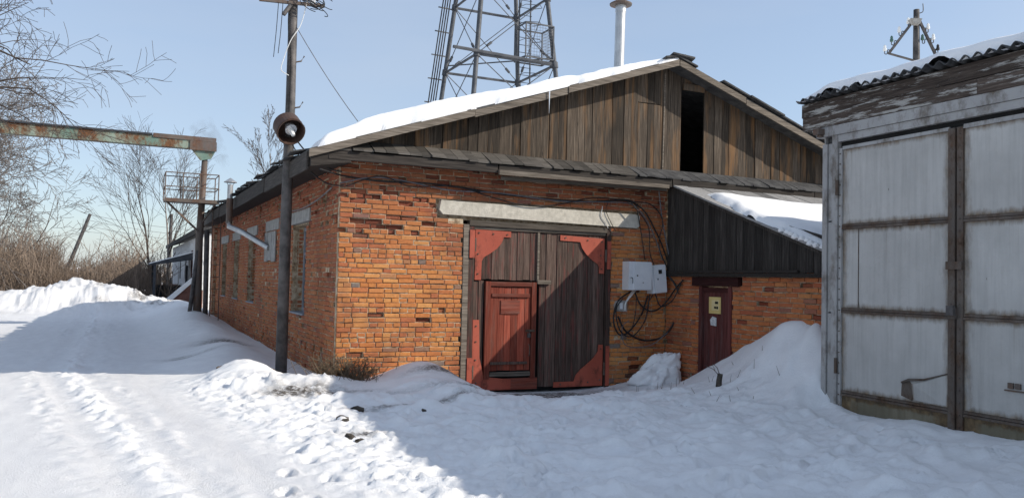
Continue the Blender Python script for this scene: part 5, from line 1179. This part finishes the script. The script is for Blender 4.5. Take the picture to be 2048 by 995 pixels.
tree('slender_tree', 'pale slender bare tree rising directly behind the gantry platform', (2.75, 57, 0.2), 7.6, 0.09, 47, 'palebark', 'twig', lean=(0.03, 0), spread=0.5, levels=3, kids=(14, 7, 5), wig=0.06, rmin=0.008, first=0.2)
tree('birch_tree', 'bare birch crown showing above the roof left of the pole', (10.9, 67, 0), 11.2, 0.13, 51, 'palebark', 'twig', spread=0.42, levels=4, kids=(13, 7, 5, 4), twig_len=0.36, wig=0.07, rmin=0.010, first=0.25)
for k, (x_, y_, h2, sd) in enumerate(((-6.3, 43, 8.2, 61), (-8.2, 46, 9.0, 62), (-5.2, 49, 6.6, 63))):
    tree('frosty_tree', ('frosted bare tree rising behind the snow bank at the left edge', 'taller frosted bare tree mostly beyond the left edge', 'shorter frosted bare tree right of the other frosted trees')[k], (x_, y_, 0.2), h2, 0.11, sd, 'bark', 'frost', 'frosted trees behind the snow bank', spread=0.9, levels=4, kids=(12, 7, 6, 4), wig=0.12, rmin=0.010, first=0.12, droop=0.3)
# thicket of saplings
rg = np.random.RandomState(77); mb = Sticks()
def sapling(x, y, h):
    z = 0.1; b = V(x, y, z); lean = rg.normal(0, 0.16, 2); t = b + V(lean[0] * h, lean[1] * h, h); md = (b + t) / 2 + V(*rg.normal(0, 0.05 * h, 2), 0)
    r = 0.010 + 0.0022 * h + y * 0.00008
    mb.tube([b, md, t], [r * 1.2, r, r * 0.35], 3, False)
    for q in range(rg.randint(5, 9)):
        f = rg.uniform(0.2, 0.95); p = b + (t - b) * f; l = h * rg.uniform(0.15, 0.38); d = V(rg.normal(0, 0.6), rg.normal(0, 0.4), rg.uniform(0.3, 1)); d /= np.linalg.norm(d)
        e = p + d * l; mb.tube([p, (p + e) / 2 + V(*rg.normal(0, 0.03, 3)), e], [r * 0.6, r * 0.5, r * 0.25], 3, False)
for k in range(3600):
    y_ = 43 + 55 * rg.rand() ** 1.4; px_ = rg.uniform(-120, 470); d = ray(px_, 540); x_ = d[0] / d[1] * y_
    if x_ > 2.3 and y_ < 67: continue
    hh = 0.78 * rg.uniform(0.45, 1.0) * (3.0 + 0.6 * math.sin(x_ * 0.9 + 1) + (1.2 if px_ < 110 else 0)) * (0.55 + 0.6 * rg.rand() ** 2 + y_ * 0.004)
    sapling(x_, y_, hh)
th = mb.link('thicket', 'thicket'); tag(th, 'brown leafless thicket of saplings beyond the snow bank', 'thicket', None, 'stuff')
# leaning pole, its wires, far fence
o = P('leaning_pole', 'pole', None, lambda m: m.tube([(-4.05, 67, -0.2), (-2.1, 67, 5.75)], [0.16, 0.11], 8)); tag(o, 'lone utility pole leaning right above the thicket', 'pole')
for k, (z, zz) in enumerate(((5.7, 5.5), (5.3, 5.0), (4.9, 4.5))): wire3('power_line', (-2.15 - 0.1 * k, 67, z), (12, 75, zz), 0.5, 0.014, 'wire', ('topmost', 'middle', 'lowest')[k] + ' thin wire leading right from the leaning pole')
o = P('dark_post', 'pole', None, lambda m: m.tube([(3.25, 66.2, 0), (3.3, 66.2, 6.0)], [0.15, 0.12], 8)); tag(o, 'dark upright post beyond the far end of the whitewashed building', 'pole')
fe = thing('yard_fence', 'low dark bar fence beyond the ploughed snow bank', 'fence', (0, 62, 0.3))
for z in (0.45, 1.15): P('rail', 'pole', fe, lambda m: m.bar((-6, 62, z), (3.2, 62, z), 0.05, 0.06))
for x_ in (-6, -3.6, -1.2, 1.2, 3.2): P('post', 'pole', fe, lambda m: m.box(x_ - 0.06, x_ + 0.06, 61.94, 62.06, 0.0, 1.3))
mb = MB()
for x_ in np.arange(-5.9, 3.2, 0.17): mb.box(x_ - 0.014, x_ + 0.014, 61.99, 62.01, 0.42, 1.15)
link_mesh('bars', mb, 'pole', fe)['kind'] = 'stuff'

# ------------------------------------------------------------------ small things on the snow
rg = np.random.RandomState(5); mb = Sticks()
for k in range(330):
    x_, y_ = 3.08 + rg.normal(0, 0.22), 12.20 + rg.normal(0, 0.14)
    if y_ > 12.5: continue
    z = gz(x_, y_) - 0.02; l = rg.uniform(0.10, 0.46); d = V(rg.normal(0, 0.75), rg.normal(-0.1, 0.45), 1); d /= np.linalg.norm(d); p = V(x_, y_, z)
    e = p + d * l; b2 = e + V(rg.normal(0, 0.08), rg.normal(0, 0.06), rg.uniform(-0.12, 0.04)); mb.tube([p, e, b2], [0.005, 0.004, 0.0015], 3, False)
o = mb.link('dry_grass_clump', 'straw'); tag(o, 'clump of brown dead grass at the foot of the brick corner', 'grass', None, 'thing')
def lump(name, c, rx, ry, rz, mat, sd, label, cat, group=None, sub=3, amp=0.25, freq=3.0, cut=None):
    bm = bmesh.new(); bmesh.ops.create_icosphere(bm, subdivisions=sub, radius=1.0); rr = np.random.RandomState(sd)
    off = rr.rand(3) * 50
    for v in bm.verts:
        p = np.array(v.co); n = float(fbm(np.array([p[0] * freq + off[0]]), np.array([p[1] * freq + p[2] * freq * 1.3 + off[1]]), sd, 4, 0.55)[0])
        q = p * (1 + amp * n); v.co = (q[0] * rx, q[1] * ry, q[2] * rz if q[2] > 0 else q[2] * rz * 0.4)
        if cut: v.co = cut(v.co)
    me = bpy.data.meshes.new(name); bm.to_mesh(me); bm.free(); me.materials.append(M[mat])
    if sub > 2: me.polygons.foreach_set('use_smooth', [True] * len(me.polygons))
    o = bpy.data.objects.new(name, me); COL.objects.link(o); o.location = c; ORG[o.name] = V(*c); return tag(o, label, cat, group)
hx, hy = 8.62, 12.15
lump('snow_heap', (hx, hy, -0.13), 0.40, 0.27, 0.50, 'roofsnow', 3, 'grey hard lump of old snow against bricks between gate and red door', 'snow heap', sub=5, amp=0.5, freq=1.8, cut=lambda c: Vector((c.x + 0.12 * max(c.z, 0) / 0.5, min(c.y, 0.36), c.z * (1.0 + 0.45 * c.x))))
for k, (px_, py_, s) in enumerate(((714, 812, 0.085), (686, 832, 0.075), (690, 838, 0.05), (752, 818, 0.035), (702, 870, 0.06), (720, 874, 0.05), (990, 828, 0.04), (668, 790, 0.03), (848, 812, 0.035))):
    c = at(px_, py_, 2, 0.03); z = gz(c[0], c[1])
    lump('dirt_clod', (c[0], c[1], z), s, s * 0.8, s * 0.7, 'clod', 100 + k, ('largest dark dirt clod on snow below the brick corner', 'dark dirt clod left of and below the largest one', 'small clod touching the second largest one', 'small dark clod right of the largest one', 'left one of two clods on snow far below the corner', 'right one of two clods on snow far below the corner', 'lone small clod on the snow in front of the gate', 'tiny clod near the foot of the dark pole', 'tiny clod below the snow mound left of the gate')[k], 'dirt clod', 'dark clods on the snow', 2, 0.7, 2.0)
z_ = 0.05
for k in range(12): c = at(1437, 770, 2, z_); z_ = 0.5 * z_ + 0.5 * gz(c[0], c[1])
c[2] = gz(c[0], c[1])
st = thing('stump', 'short dark stub sticking out of the snow before the red door', 'stump', tuple(c))
P('stub', 'clod', st, lambda m: m.tube([c + V(0, 0, -0.06), c + V(0.01, 0, 0.07), c + V(0.03, 0, 0.17)], [0.045, 0.042, 0.038], 9)); P('twig', 'twig', st, lambda m: m.tube([c + V(0.02, 0, 0.15), c + V(-0.03, 0, 0.26), c + V(-0.12, 0, 0.33)], [0.007, 0.005, 0.003], 5)); P('twig', 'twig', st, lambda m: m.tube([c + V(0.0, 0, 0.15), c + V(-0.10, 0, 0.24), c + V(-0.25, 0.02, 0.30)], [0.006, 0.005, 0.002], 5))
mb = MB(); arc = []
for t in np.linspace(0.1, 3.0, 26):
    x_, y_ = 1.78 - 0.42 * math.cos(t), 13.05 + 0.36 * math.sin(t); arc.append((x_, y_, gz(x_, y_) + 0.012))
mb.tube(arc, 0.012, 6); o = link_mesh('half_buried_hoop', mb, 'rust', None, smooth=True); tag(o, 'thin dark hoop half buried in the snow mound beside the pole', 'hoop')
rg = np.random.RandomState(9); mb = MB()
for k in range(26):
    x_, y_ = rg.uniform(7.2, 8.7), rg.uniform(8.7, 11.3); z = gz(x_, y_); l = rg.uniform(0.05, 0.16); p = V(x_, y_, z - 0.01)
    mb.tube([p, p + V(rg.normal(0, 0.3) * l, rg.normal(0, 0.3) * l, l)], [0.005, 0.002], 3, False)
o = link_mesh('weed_stalks', mb, 'straw', None); tag(o, 'sparse dry stalks poking through the snow pile by the annex', 'weeds', None, 'stuff')
# thin smoke from the stove pipe
sm = MB(); sm.tube([(2.30, 20.6, 3.93), (2.15, 20.7, 4.3), (1.9, 20.9, 4.75), (1.62, 21.1, 5.2)], [0.05, 0.16, 0.27, 0.33], 12)
o = link_mesh('smoke', sm, None or 'dark', None, smooth=True)
ms = bpy.data.materials.new('smoke'); ms.use_nodes = True; t = ms.node_tree; t.nodes.remove(t.nodes['Principled BSDF'])
pv = t.nodes.new('ShaderNodeVolumePrincipled'); pv.inputs['Color'].default_value = (0.35, 0.36, 0.4, 1)
nn = t.nodes.new('ShaderNodeTexNoise'); nn.inputs['Scale'].default_value = 5.0; nn.inputs['Detail'].default_value = 3; gg = t.nodes.new('ShaderNodeNewGeometry'); rr = t.nodes.new('ShaderNodeMapRange')
rr.inputs['From Min'].default_value = 0.45; rr.inputs['From Max'].default_value = 0.75; rr.inputs['To Max'].default_value = 1.6
t.links.new(gg.outputs['Position'], nn.inputs['Vector']); t.links.new(nn.outputs['Fac'], rr.inputs['Value']); t.links.new(rr.outputs['Result'], pv.inputs['Density']); t.links.new(pv.outputs['Volume'], t.nodes['Material Output'].inputs['Volume'])
o.data.materials.clear(); o.data.materials.append(ms); tag(o, 'faint grey smoke drifting from the stove pipe', 'smoke', None, 'stuff')
